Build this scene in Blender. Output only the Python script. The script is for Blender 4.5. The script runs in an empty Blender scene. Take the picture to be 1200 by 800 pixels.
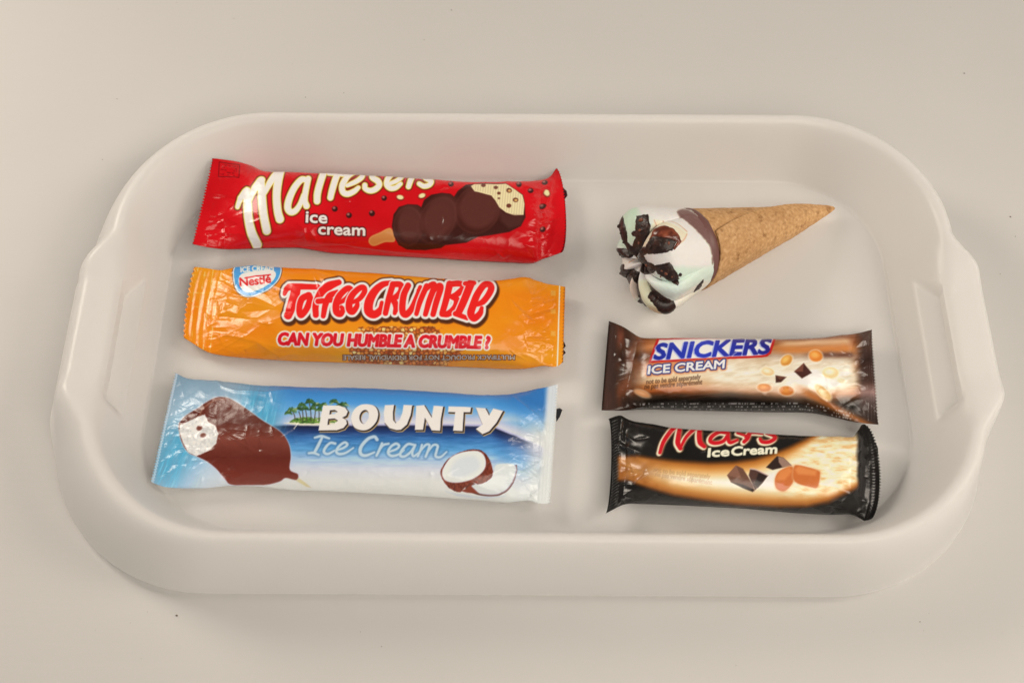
import bpy, math, random
import numpy as np
from mathutils import Vector

# ------------------------------------------------------------------ camera, world, lamps, exposure
PITCH = math.radians(61.0); CAM_D = 0.60; FOC = 1500.0          # focal length in pixels of a 1200 wide frame
CAM = np.array([0.0, -CAM_D*math.cos(PITCH), CAM_D*math.sin(PITCH)])
FWD = np.array([0.0, math.cos(PITCH), -math.sin(PITCH)])
RGT = np.array([1.0, 0.0, 0.0]); UPV = np.array([0.0, math.sin(PITCH), math.cos(PITCH)])
scene = bpy.context.scene
COL = scene.collection
cd = bpy.data.cameras.new('camera'); cam = bpy.data.objects.new('camera', cd); COL.objects.link(cam)
cam.location = CAM; cam.rotation_euler = (math.pi/2 - PITCH, 0, 0)
cd.sensor_width = 36.0; cd.lens = 36.0*FOC/1200.0; cd.clip_start = 0.01; cd.clip_end = 50.0
scene.camera = cam
world = bpy.data.worlds.new('World'); scene.world = world; world.use_nodes = True
bg = world.node_tree.nodes['Background']
bg.inputs['Color'].default_value = (1.0, 0.90, 0.78, 1); bg.inputs['Strength'].default_value = 0.11

def area_lamp(name, loc, aim, size, power, color):
    l = bpy.data.lights.new(name, 'AREA'); l.shape = 'RECTANGLE'; l.size = size[0]; l.size_y = size[1]
    l.energy = power; l.color = color
    o = bpy.data.objects.new(name, l); COL.objects.link(o); o.location = loc
    d = Vector(aim) - Vector(loc); o.rotation_euler = d.to_track_quat('-Z', 'Y').to_euler()
    return o
area_lamp('softbox_left', (-0.76, 0.50, 0.56), (0.0, 0.0, 0.0), (0.34, 0.34), 5.4, (1.0, 0.885, 0.755))
area_lamp('softbox_right', (0.92, 0.02, 0.74), (0.0, 0.0, 0.0), (0.40, 0.40), 4.6, (1.0, 0.895, 0.77))
area_lamp('bounce_fill_front', (0.40, -0.78, 1.12), (0.0, -0.02, 0.0), (1.1, 0.7), 11.0, (1.0, 0.895, 0.77))  # added fill lamp, stands in for ceiling and wall bounce
scene.view_settings.view_transform = 'Standard'; scene.view_settings.look = 'None'
scene.view_settings.exposure = 0.0; scene.view_settings.gamma = 1.0
try: scene.view_settings.use_curve_mapping = False
except Exception: pass
scene.render.engine = 'CYCLES'
scene.cycles.use_denoising = True
scene.cycles.max_bounces = 12; scene.cycles.diffuse_bounces = 9; scene.cycles.transmission_bounces = 6
scene.cycles.sample_clamp_indirect = 4.0

# ------------------------------------------------------------------ helpers
LIGHT = np.array([0.745, 0.662, 0.56])      # colour of the lamps as a white sheet shows it: photo colour / LIGHT = pigment colour
rng = np.random.default_rng(7)

def project(P):
    d = P - CAM; w = d @ FWD
    return 600 + FOC*(d @ RGT)/w, 400 - FOC*(d @ UPV)/w

def unproject(x, y, z):
    x = np.asarray(x, float); y = np.asarray(y, float); z = np.asarray(z, float)
    d = FWD + np.multiply.outer((x-600)/FOC, RGT) + np.multiply.outer((400-y)/FOC, UPV)
    t = (z-CAM[2])/d[..., 2]
    return CAM + d*t[..., None]

def lin(c):
    c = np.asarray(c, float)/255.0
    return np.where(c <= 0.04045, c/12.92, ((c+0.055)/1.055)**2.4)

def pigment(c):
    return np.clip(lin(c)/LIGHT, 0.0, 0.92)

def sstep(a, b, x):
    t = np.clip((x-a)/(b-a), 0, 1); return t*t*(3-2*t)

def _hash(ix, iy, seed):
    h = (ix*374761393 + iy*668265263 + seed*1442695041) & 0xffffffff
    h = ((h ^ (h >> 13))*1274126177) & 0xffffffff
    return ((h ^ (h >> 16)) & 0xffff)/65535.0

def vnoise(x, y, seed=0):
    ix = np.floor(x).astype(np.int64); iy = np.floor(y).astype(np.int64)
    fx = x-ix; fy = y-iy; fx = fx*fx*(3-2*fx); fy = fy*fy*(3-2*fy)
    a = _hash(ix, iy, seed); b = _hash(ix+1, iy, seed); c = _hash(ix, iy+1, seed); d = _hash(ix+1, iy+1, seed)
    return (a*(1-fx)+b*fx)*(1-fy) + (c*(1-fx)+d*fx)*fy

def fbm(x, y, seed=0, oct=4):
    s = 0; a = 0.5
    for k in range(oct):
        s = s + a*vnoise(x*2**k, y*2**k, seed+k*17); a *= 0.5
    return s

def cells(x, y, seed=0):
    """nearest-cell noise: distance to nearest point, distance difference, cell id"""
    ix = np.floor(x).astype(np.int64); iy = np.floor(y).astype(np.int64)
    f1 = np.full(x.shape, 9.0); f2 = np.full(x.shape, 9.0); cid = np.zeros(x.shape)
    for dx in (-1, 0, 1):
        for dy in (-1, 0, 1):
            px = ix+dx+0.15+0.7*_hash(ix+dx, iy+dy, seed); py = iy+dy+0.15+0.7*_hash(ix+dx, iy+dy, seed+5)
            d = np.hypot(x-px, y-py); m = d < f1
            f2 = np.where(m, f1, np.minimum(f2, d)); f1 = np.where(m, d, f1)
            cid = np.where(m, _hash(ix+dx, iy+dy, seed+9), cid)
    return f1, f2-f1, cid

def material(name, color=(0.8, 0.8, 0.8), rough=0.5, spec=0.5, attr=None, build=None, **kw):
    m = bpy.data.materials.new(name); m.use_nodes = True
    nt = m.node_tree; b = nt.nodes['Principled BSDF']
    b.inputs['Base Color'].default_value = (*color, 1); b.inputs['Roughness'].default_value = rough
    b.inputs['Specular IOR Level'].default_value = spec
    for k, v in kw.items(): b.inputs[k.replace('_', ' ')].default_value = v
    if attr:
        a = nt.nodes.new('ShaderNodeAttribute'); a.attribute_name = attr
        nt.links.new(a.outputs['Color'], b.inputs['Base Color'])
    if build: build(nt, b)
    return m

def mesh_object(name, V, F, mat, parent=None, colors=None, normals=None, smooth=True):
    me = bpy.data.meshes.new(name)
    V = np.asarray(V, np.float32); F = np.asarray(F, np.int32)
    n = F.shape[1]
    me.vertices.add(len(V)); me.vertices.foreach_set('co', V.ravel())
    me.loops.add(F.size); me.loops.foreach_set('vertex_index', F.ravel())
    me.polygons.add(len(F)); me.polygons.foreach_set('loop_start', np.arange(0, F.size, n, dtype=np.int32))
    me.update(calc_edges=True)
    me.polygons.foreach_set('use_smooth', np.full(len(F), smooth, dtype=bool))
    if colors is not None:
        at = me.color_attributes.new('Print', 'FLOAT_COLOR', 'POINT')
        c = np.ones((len(V), 4), np.float32); c[:, :3] = colors
        at.data.foreach_set('color', c.ravel())
    if normals is not None:
        me.normals_split_custom_set_from_vertices(np.asarray(normals, float).tolist())
    if mat: me.materials.append(mat)
    o = bpy.data.objects.new(name, me); COL.objects.link(o)
    if parent: o.parent = parent
    return o

def sub_mesh(name, V, F, mask, mat, parent, colors=None, normals=None):
    f = F[mask]; used = np.unique(f); re = np.full(len(V), -1, np.int64); re[used] = np.arange(len(used))
    return mesh_object(name, V[used], re[f], mat, parent, None if colors is None else colors[used], None if normals is None else normals[used])

def thing(name, label, cat, loc=(0, 0, 0), group=None):
    o = bpy.data.objects.new(name, None); COL.objects.link(o); o.location = loc
    o.empty_display_size = 0.02
    o['label'] = label; o['category'] = cat
    if group: o['group'] = group
    return o

def grid_faces(nu, ns):
    i = np.arange(nu-1)[:, None]; j = np.arange(ns-1)[None, :]
    a = i*ns + j
    return np.stack([a, a+ns, a+ns+1, a+1], -1).reshape(-1, 4)

def grid_normals(P):
    du = np.gradient(P, axis=0); ds = np.gradient(P, axis=1)
    n = np.cross(du, ds); n /= (np.linalg.norm(n, axis=-1, keepdims=True)+1e-12)
    return n

# ------------------------------------------------------------------ printing: shapes drawn on the unrolled film
def spline(pts, n=8, closed=False):
    p = np.asarray(pts, float)
    if len(p) < 3: return p
    if closed: q = np.vstack([p[-1], p, p[0], p[1]])
    else: q = np.vstack([2*p[0]-p[1], p, 2*p[-1]-p[-2]])
    out = []; t = np.linspace(0, 1, n, endpoint=False)[:, None]
    for k in range(1, len(q)-2):
        a, b, c, d = q[k-1], q[k], q[k+1], q[k+2]
        out.append(0.5*(2*b + (c-a)*t + (2*a-5*b+4*c-d)*t**2 + (-a+3*b-3*c+d)*t**3))
    if not closed: out.append(p[-1:])
    return np.vstack(out)

def zoomed(off, sc, pts):
    p = np.asarray(pts, float); return p/sc + np.asarray(off, float)

class Film:
    """colour on the film, drawn with shapes whose coordinates are print units along and across the film"""
    def __init__(s, X, Y):
        s.X = X.ravel(); s.Y = Y.ravel(); s.C = np.zeros((s.X.size, 3)); s.shape = X.shape
    def fill(s, c): s.C[:] = c
    def ramp(s, v, stops):
        k = [a for a, _ in stops]; c = np.array([b for _, b in stops], float)
        return np.stack([np.interp(v, k, c[:, i]) for i in range(3)], -1)
    def box(s, x0, y0, x1, y1): return np.nonzero((s.X > x0) & (s.X < x1) & (s.Y > y0) & (s.Y < y1))[0]
    def near(s, pts, pad):
        p = np.asarray(pts); return s.box(p[:, 0].min()-pad, p[:, 1].min()-pad, p[:, 0].max()+pad, p[:, 1].max()+pad)
    def put(s, idx, sd, c, soft=0.55, a=1.0):
        m = np.clip(0.5 - sd/(2*soft), 0, 1)*a
        c = np.asarray(c, float)
        s.C[idx] = s.C[idx]*(1-m[:, None]) + c*m[:, None]
    def mix(s, m, c):
        s.C = s.C*(1-m[:, None]) + np.asarray(c, float)*m[:, None]
    def segs(s, idx, A, B, ra=None, rb=None):
        x = s.X[idx]; y = s.Y[idx]; best = np.full(len(idx), 1e3)
        for k in range(len(A)):
            ax, ay = A[k]; dx, dy = B[k]-A[k]; L = dx*dx+dy*dy+1e-9
            t = np.clip(((x-ax)*dx+(y-ay)*dy)/L, 0, 1)
            d = np.hypot(x-ax-t*dx, y-ay-t*dy)
            if ra is not None: d = d - (ra[k]*(1-t)+rb[k]*t)
            np.minimum(best, d, out=best)
        return best
    def inside(s, idx, A, B):
        x = s.X[idx]; y = s.Y[idx]; c = np.zeros(len(idx), bool)
        for k in range(len(A)):
            ax, ay = A[k]; bx, by = B[k]
            if ay == by: continue
            c ^= ((ay > y) != (by > y)) & (x < (bx-ax)*(y-ay)/(by-ay)+ax)
        return c
    def stroke(s, pts, w, pad=9, smooth=True):
        p = np.asarray(pts, float); n = len(p)
        w = np.full(n, w, float) if np.isscalar(w) else np.asarray(w, float)
        if smooth and n > 2:
            q = spline(p, 6); w = np.interp(np.linspace(0, n-1, len(q)), np.arange(n), w); p = q
        idx = s.near(p, w.max()/2+pad)
        return idx, s.segs(idx, p[:-1], p[1:], w[:-1]/2, w[1:]/2)
    def poly(s, pts, pad=9, smooth=False):
        p = spline(pts, 5, True) if smooth else np.asarray(pts, float)
        idx = s.near(p, pad); B = np.roll(p, -1, 0)
        d = s.segs(idx, p, B); return idx, np.where(s.inside(idx, p, B), -d, d)
    def ell(s, c, rx, ry, ang=0.0, pad=9):
        idx = s.box(c[0]-rx-ry-pad, c[1]-rx-ry-pad, c[0]+rx+ry+pad, c[1]+rx+ry+pad)
        x = s.X[idx]-c[0]; y = s.Y[idx]-c[1]; ca, sa = math.cos(ang), math.sin(ang)
        u = (x*ca+y*sa)/rx; v = (-x*sa+y*ca)/ry
        return idx, (np.hypot(u, v)-1)*min(rx, ry)
    def union(s, parts):
        """several (idx, sd) into one"""
        full = np.full(s.X.size, 1e3)
        for i, d in parts: full[i] = np.minimum(full[i], d)
        idx = np.nonzero(full < 900)[0]; return idx, full[idx]
    def text(s, string, p0, p1, height, shear=0.0, pad=5, flip=False, jitter=0.0):
        """a line of lettering from p0 to p1 (baseline) with the given capital height"""
        A, B = text_outline(string)
        if flip: pass
        w = max(A[:, 0].max(), B[:, 0].max()); lo = min(A[:, 0].min(), B[:, 0].min())
        p0 = np.asarray(p0, float); p1 = np.asarray(p1, float); ux = (p1-p0)/(w-lo)
        n = np.array([ux[1], -ux[0]]); n = n/np.linalg.norm(n)*height/text_outline.cap
        def mp(q): return p0 + np.multiply.outer(q[:, 0]-lo, ux) + np.multiply.outer(q[:, 1], n) + np.multiply.outer(q[:, 1]*shear, ux/np.linalg.norm(ux)*np.linalg.norm(n))
        A = mp(A); B = mp(B)
        idx = s.near(np.vstack([A, B]), pad); d = s.segs(idx, A, B)
        return idx, np.where(s.inside(idx, A, B), -d, d)

_txt = {}
def text_outline(string):
    if string in _txt: return _txt[string]
    cu = bpy.data.curves.new('lettering_outline', 'FONT'); cu.body = string; cu.resolution_u = 3; cu.fill_mode = 'FRONT'
    o = bpy.data.objects.new('lettering_outline', cu); COL.objects.link(o)
    dg = bpy.context.evaluated_depsgraph_get(); me = o.evaluated_get(dg).to_mesh()
    cnt = {}
    for p in me.polygons:
        for k in p.edge_keys: cnt[k] = cnt.get(k, 0)+1
    V = np.array([v.co[:2] for v in me.vertices]); E = np.array([k for k, c in cnt.items() if c == 1])
    # weld doubles: an edge that appears twice by position is inner
    A, B = V[E[:, 0]], V[E[:, 1]]
    o.evaluated_get(dg).to_mesh_clear(); bpy.data.objects.remove(o); bpy.data.curves.remove(cu)
    _txt[string] = (A, B); return A, B
_A, _B = text_outline('H'); text_outline.cap = float(_A[:, 1].max())

# ------------------------------------------------------------------ table
FLOOR_Z = 0.0025          # upper face of the tray floor
def table_nodes(nt, b):
    tc = nt.nodes.new('ShaderNodeTexCoord')
    n = nt.nodes.new('ShaderNodeTexNoise'); n.inputs['Scale'].default_value = 5.0; n.inputs['Detail'].default_value = 6
    r = nt.nodes.new('ShaderNodeValToRGB')
    r.color_ramp.elements[0].position = 0.25; r.color_ramp.elements[0].color = (0.625, 0.62, 0.612, 1)
    r.color_ramp.elements[1].position = 0.75; r.color_ramp.elements[1].color = (0.67, 0.667, 0.66, 1)
    nt.links.new(tc.outputs['Object'], n.inputs['Vector']); nt.links.new(n.outputs['Fac'], r.inputs['Fac'])
    nt.links.new(r.outputs['Color'], b.inputs['Base Color'])
    m = nt.nodes.new('ShaderNodeMapping'); m.inputs['Scale'].default_value = (14, 90, 1); m.inputs['Rotation'].default_value = (0, 0, 0.12)
    n2 = nt.nodes.new('ShaderNodeTexNoise'); n2.inputs['Scale'].default_value = 2.0; n2.inputs['Detail'].default_value = 8
    bp = nt.nodes.new('ShaderNodeBump'); bp.inputs['Strength'].default_value = 0.05; bp.inputs['Distance'].default_value = 0.002
    nt.links.new(tc.outputs['Object'], m.inputs['Vector']); nt.links.new(m.outputs['Vector'], n2.inputs['Vector'])
    nt.links.new(n2.outputs['Fac'], bp.inputs['Height']); nt.links.new(bp.outputs['Normal'], b.inputs['Normal'])
    mr = nt.nodes.new('ShaderNodeMapRange'); mr.inputs['To Min'].default_value = 0.40; mr.inputs['To Max'].default_value = 0.52
    nt.links.new(n.outputs['Fac'], mr.inputs['Value']); nt.links.new(mr.outputs['Result'], b.inputs['Roughness'])
M_TABLE = material('white_laminate', rough=0.45, spec=0.35, build=table_nodes)
tv = [(-1.6, -1.2, 0), (1.6, -1.2, 0), (1.6, 1.6, 0), (-1.6, 1.6, 0), (-1.6, -1.2, -0.04), (1.6, -1.2, -0.04), (1.6, 1.6, -0.04), (-1.6, 1.6, -0.04)]
tf = [(0, 1, 2, 3), (7, 6, 5, 4), (0, 4, 5, 1), (1, 5, 6, 2), (2, 6, 7, 3), (3, 7, 4, 0)]
table = mesh_object('table_top', tv, tf, M_TABLE, smooth=False); table['kind'] = 'structure'
table['label'] = 'white laminate table top under the tray'

# ------------------------------------------------------------------ tray
def tray_nodes(nt, b):
    out = nt.nodes['Material Output']
    tr = nt.nodes.new('ShaderNodeBsdfTranslucent'); tr.inputs['Color'].default_value = (0.998, 0.997, 0.995, 1)
    mx = nt.nodes.new('ShaderNodeMixShader'); mx.inputs['Fac'].default_value = 0.50
    nt.links.new(b.outputs['BSDF'], mx.inputs[1]); nt.links.new(tr.outputs['BSDF'], mx.inputs[2])
    nt.links.new(mx.outputs['Shader'], out.inputs['Surface'])
    tc = nt.nodes.new('ShaderNodeTexCoord')
    n = nt.nodes.new('ShaderNodeTexNoise'); n.inputs['Scale'].default_value = 9.0; n.inputs['Detail'].default_value = 7
    mr = nt.nodes.new('ShaderNodeMapRange'); mr.inputs['To Min'].default_value = 0.26; mr.inputs['To Max'].default_value = 0.38
    nt.links.new(tc.outputs['Object'], n.inputs['Vector']); nt.links.new(n.outputs['Fac'], mr.inputs['Value'])
    nt.links.new(mr.outputs['Result'], b.inputs['Roughness'])
    n2 = nt.nodes.new('ShaderNodeTexNoise'); n2.inputs['Scale'].default_value = 600.0
    bp = nt.nodes.new('ShaderNodeBump'); bp.inputs['Strength'].default_value = 0.06; bp.inputs['Distance'].default_value = 0.0005
    nt.links.new(tc.outputs['Object'], n2.inputs['Vector']); nt.links.new(n2.outputs['Fac'], bp.inputs['Height'])
    nt.links.new(bp.outputs['Normal'], b.inputs['Normal'])
M_TRAY = material('frosted_white_plastic', color=(0.988, 0.986, 0.982), rough=0.32, spec=0.5, build=tray_nodes)

def rounded_rect(hx, hy, r, nx, ny, nc):
    """closed loop, anticlockwise from the front right; nx/ny points on long/short straights, nc on a corner"""
    pts = []
    def st(a, b, n):
        for k in range(n): pts.append((a[0]+(b[0]-a[0])*k/n, a[1]+(b[1]-a[1])*k/n))
    def arc(cx, cy, a0):
        for k in range(nc):
            a = a0 + math.pi/2*k/nc; pts.append((cx+r*math.cos(a), cy+r*math.sin(a)))
    st((hx, -hy+r), (hx, hy-r), ny); arc(hx-r, hy-r, 0)
    st((hx-r, hy), (-hx+r, hy), nx); arc(-hx+r, hy-r, math.pi/2)
    st((-hx, hy-r), (-hx, -hy+r), ny); arc(-hx+r, -hy+r, math.pi)
    st((-hx+r, -hy), (hx-r, -hy), nx); arc(hx-r, -hy+r, 1.5*math.pi)
    return np.array(pts)*0.01

def build_tray():
    NX, NY, NC = 70, 150, 40
    # (half length, half width, corner radius, height, centre x, centre y) in cm, inside to outside
    prof = [(1.5, 0.7, 0.3, 0.25, .6, -.2), (8, 4.2, 2, 0.25, .6, -.2), (14.5, 7.9, 4, 0.25, .65, -.2), (16.95, 9.05, 4.9, 0.25, .7, -.2),
            (17.15, 9.25, 5.0, 0.28, .7, -.2), (17.26, 9.36, 5.05, 0.42, .7, -.2), (17.6, 9.6, 5.3, 0.98, .75, -.2), (17.9, 9.83, 5.55, 1.55, .80, -.19),
            (18.25, 10.08, 5.85, 2.2, .85, -.18), (18.58, 10.34, 6.1, 2.85, .90, -.17), (18.80, 10.54, 6.3, 3.24, .92, -.16), (19.08, 10.78, 6.5, 3.4, .93, -.15),
            (19.4, 11.02, 6.7, 3.28, .86, -.15), (19.7, 11.3, 6.9, 2.75, .70, -.18), (20.05, 11.65, 7.15, 1.8, .50, -.22), (20.35, 11.95, 7.4, 0.9, .36, -.25), (20.55, 12.1, 7.5, 0.40, .30, -.27)]
    key = np.array(prof)
    # finer profile from the fourth loop on
    t0 = np.arange(len(prof)); t = np.concatenate([[0, 1, 2], np.arange(3, len(prof)-1+1e-6, 0.25)])
    cols = []
    for c in range(6):
        sp = spline(np.stack([t0, key[:, c]], 1), 16)
        cols.append(np.interp(t, sp[:, 0], sp[:, 1]))
    L = len(t); loops = []
    for k in range(L):
        hx, hy, r, z, cx, cy = [c[k] for c in cols]
        p = rounded_rect(hx, hy, r, NX, NY, NC)
        loops.append(np.column_stack([p[:, 0]+cx*0.01, p[:, 1]+cy*0.01, np.full(len(p), z*0.01)]))
    P = np.stack(loops, 0)                                  # loop, around, xyz
    N = P.shape[1]
    # handles: on both short sides the rim swells outwards and dips, the wall below it is cut open
    ref = P[np.argmin(abs(t-11))]
    yy = ref[:, 1]*100
    swell = sstep(-6.2, -3.9, yy)*(1-sstep(2.0, 4.2, yy))
    dip = sstep(-4.6, -2.9, yy)*(1-sstep(1.2, 3.0, yy))
    side = np.sign(ref[:, 0])*(np.abs(ref[:, 0]) > 0.16)
    w_out = sstep(8.6, 11.0, t)*(1-0.72*sstep(12.0, 16.0, t))
    P[:, :, 0] += np.multiply.outer(w_out, swell*side)*0.0098
    w_dip = sstep(8.5, 10.5, t)*(1-sstep(13.0, 16.0, t))
    P[:, :, 2] -= np.multiply.outer(w_dip, dip*np.abs(side))*0.0026
    shy = np.exp(-((yy-2.0)/0.9)**2)*-0.0065 + np.exp(-((yy+4.5)/0.9)**2)*0.0030
    P[:, :, 1] += np.multiply.outer(np.clip(t-7.98, -1.2, 1.2)*sstep(5.6, 6.6, t)*(1-sstep(9.3, 10.3, t)), shy*np.abs(side))
    pk_t = sstep(6.9, 7.1, t)*(1-sstep(8.75, 9.05, t)); pk_y = sstep(-4.75, -4.3, yy)*(1-sstep(1.75, 2.2, yy))*np.abs(side)
    pocket = np.multiply.outer(pk_t, pk_y)*np.where(side > 0, 0.6, 0.9)[None, :]
    flat = np.minimum(P[:, :, 2], 0.0158+0.0004*np.maximum(t-7, 0)[:, None])
    P[:, :, 2] = P[:, :, 2]*(1-pocket) + flat*pocket
    P[:, :, 0] += pocket*0.0018*np.clip(t-7, 0, 2)[:, None]*side[None, :]
    lift = np.multiply.outer(sstep(12.5, 14.0, t), swell*np.abs(side))
    P[:, :, 2] = P[:, :, 2]*(1-lift) + lift*np.maximum(P[:, :, 2], 0.0140-0.0012*np.maximum(t-13, 0)[:, None])
    a = math.radians(-0.35); R = np.array([[math.cos(a), -math.sin(a)], [math.sin(a), math.cos(a)]])
    P[:, :, :2] = P[:, :, :2] @ R.T
    Pw = np.concatenate([P, P[:, :1]], 1)
    du = np.gradient(Pw, axis=0); ds = np.zeros_like(Pw)
    ds[:, :-1] = np.roll(P, -1, 1) - np.roll(P, 1, 1); ds[:, -1] = ds[:, 0]
    nrm = np.cross(du, ds); nrm /= np.linalg.norm(nrm, axis=-1, keepdims=True)+1e-12
    nrm = nrm[:, :-1]
    if nrm[1, 0, 2] < 0: nrm = -nrm
    TH = 0.0020
    V = np.concatenate([P.reshape(-1, 3), (P - nrm*TH).reshape(-1, 3)])
    NN = np.concatenate([nrm.reshape(-1, 3), -nrm.reshape(-1, 3)])
    nv = L*N
    # faces
    hole = np.zeros((L-1, N), bool); hand = np.zeros((L-1, N), bool)
    tm = 0.5*(t[1:]+t[:-1])
    for j in range(N):
        y = yy[j]
        if side[j] != 0 and -4.5 < y < 2.0:
            pass
        if side[j] != 0 and -4.3 < y < 2.6: hand[:, j] = tm > 8.9
    def quad(i, j, off): 
        j2 = (j+1) % N
        return [off+i*N+j, off+(i+1)*N+j, off+(i+1)*N+j2, off+i*N+j2]
    F = {'floor_panel': [], 'rim': [], 'right': [], 'left': []}
    for i in range(L-1):
        for j in range(N):
            if hole[i, j]: continue
            part = 'floor_panel' if tm[i] < 3.9 else (('right' if side[j] > 0 else 'left') if hand[i, j] else 'rim')
            q = quad(i, j, 0); F[part].append(q[::-1] if False else q); F[part].append(quad(i, j, nv)[::-1])
            # walls of the cut-out
            for (di, dj, e) in ((-1, 0, (0, 3)), (1, 0, (1, 2)), (0, -1, (0, 1)), (0, 1, (3, 2))):
                ii = i+di; jj = (j+dj) % N
                if 0 <= ii < L-1 and hole[ii, jj]:
                    F[part].append([q[e[0]], q[e[1]], q[e[1]]+nv, q[e[0]]+nv])
    # outer lip and the middle of the floor
    for j in range(N):
        j2 = (j+1) % N; a0 = (L-1)*N
        part = ('right' if side[j] > 0 else 'left') if hand[-1, j] else 'rim'
        F[part].append([a0+j, a0+j2, a0+j2+nv, a0+j+nv])
    V = np.vstack([V, [[0.006, 0, 0.0025], [0.006, 0, 0.0005]]]); NN = np.vstack([NN, [[0, 0, 1], [0, 0, -1]]])
    root = thing('serving_tray', 'large frosted white plastic tray with rounded corners and cut-out handles', 'tray')
    for part, f in F.items():
        f = np.array(f)
        nm = part if part in ('floor_panel', 'rim') else 'handle'
        used = np.unique(f); re = np.full(len(V), -1, np.int64); re[used] = np.arange(len(used))
        o = mesh_object(nm, V[used], re[f], M_TRAY, root)
        if nm == 'floor_panel':
            tri = []
            ci, cj = len(V)-2, len(V)-1
            vv = [(0.006, 0, 0.0025), (0.006, 0, 0.0005)]
            me = o.data; n0 = len(me.vertices)
            import bmesh
            bm = bmesh.new(); bm.from_mesh(me); bm.verts.ensure_lookup_table()
            for off in (0, nv):
                ring = [bm.verts[int(re[off+j])] for j in range(N)]
                try: bm.faces.new(ring if off == 0 else ring[::-1]).smooth = True
                except ValueError: pass
            bm.to_mesh(me); bm.free()
        import bmesh
        bm = bmesh.new(); bm.from_mesh(o.data); bmesh.ops.recalc_face_normals(bm, faces=bm.faces[:]); 
        for e in bm.edges:
            if len(e.link_faces) == 2 and e.calc_face_angle(0) > 0.7: e.smooth = False
        bm.to_mesh(o.data); bm.free()
    return root
tray = build_tray()

# ------------------------------------------------------------------ flow-wrapped bars
def film_nodes(nt, b):
    tc = nt.nodes.new('ShaderNodeTexCoord')
    n = nt.nodes.new('ShaderNodeTexNoise'); n.inputs['Scale'].default_value = 120.0; n.inputs['Detail'].default_value = 5
    mr = nt.nodes.new('ShaderNodeMapRange'); mr.inputs['To Min'].default_value = 0.16; mr.inputs['To Max'].default_value = 0.30
    nt.links.new(tc.outputs['Object'], n.inputs['Vector']); nt.links.new(n.outputs['Fac'], mr.inputs['Value'])
    nt.links.new(mr.outputs['Result'], b.inputs['Roughness'])
    n2 = nt.nodes.new('ShaderNodeTexNoise'); n2.inputs['Scale'].default_value = 260.0; n2.inputs['Detail'].default_value = 3
    bp = nt.nodes.new('ShaderNodeBump'); bp.inputs['Strength'].default_value = 0.10; bp.inputs['Distance'].default_value = 0.0006
    nt.links.new(tc.outputs['Object'], n2.inputs['Vector']); nt.links.new(n2.outputs['Fac'], bp.inputs['Height'])
    nt.links.new(bp.outputs['Normal'], b.inputs['Normal'])
M_FILM = material('printed_film', rough=0.3, spec=0.42, attr='Print', build=film_nodes)

def gauss1(a, sig):
    if sig <= 0: return a
    r = int(3*sig)+1; k = np.exp(-0.5*(np.arange(-r, r+1)/sig)**2); k /= k.sum()
    p = np.concatenate([2*a[0]-a[r:0:-1], a, 2*a[-1]-a[-2:-r-2:-1]])
    return np.convolve(p, k, 'valid')

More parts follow.
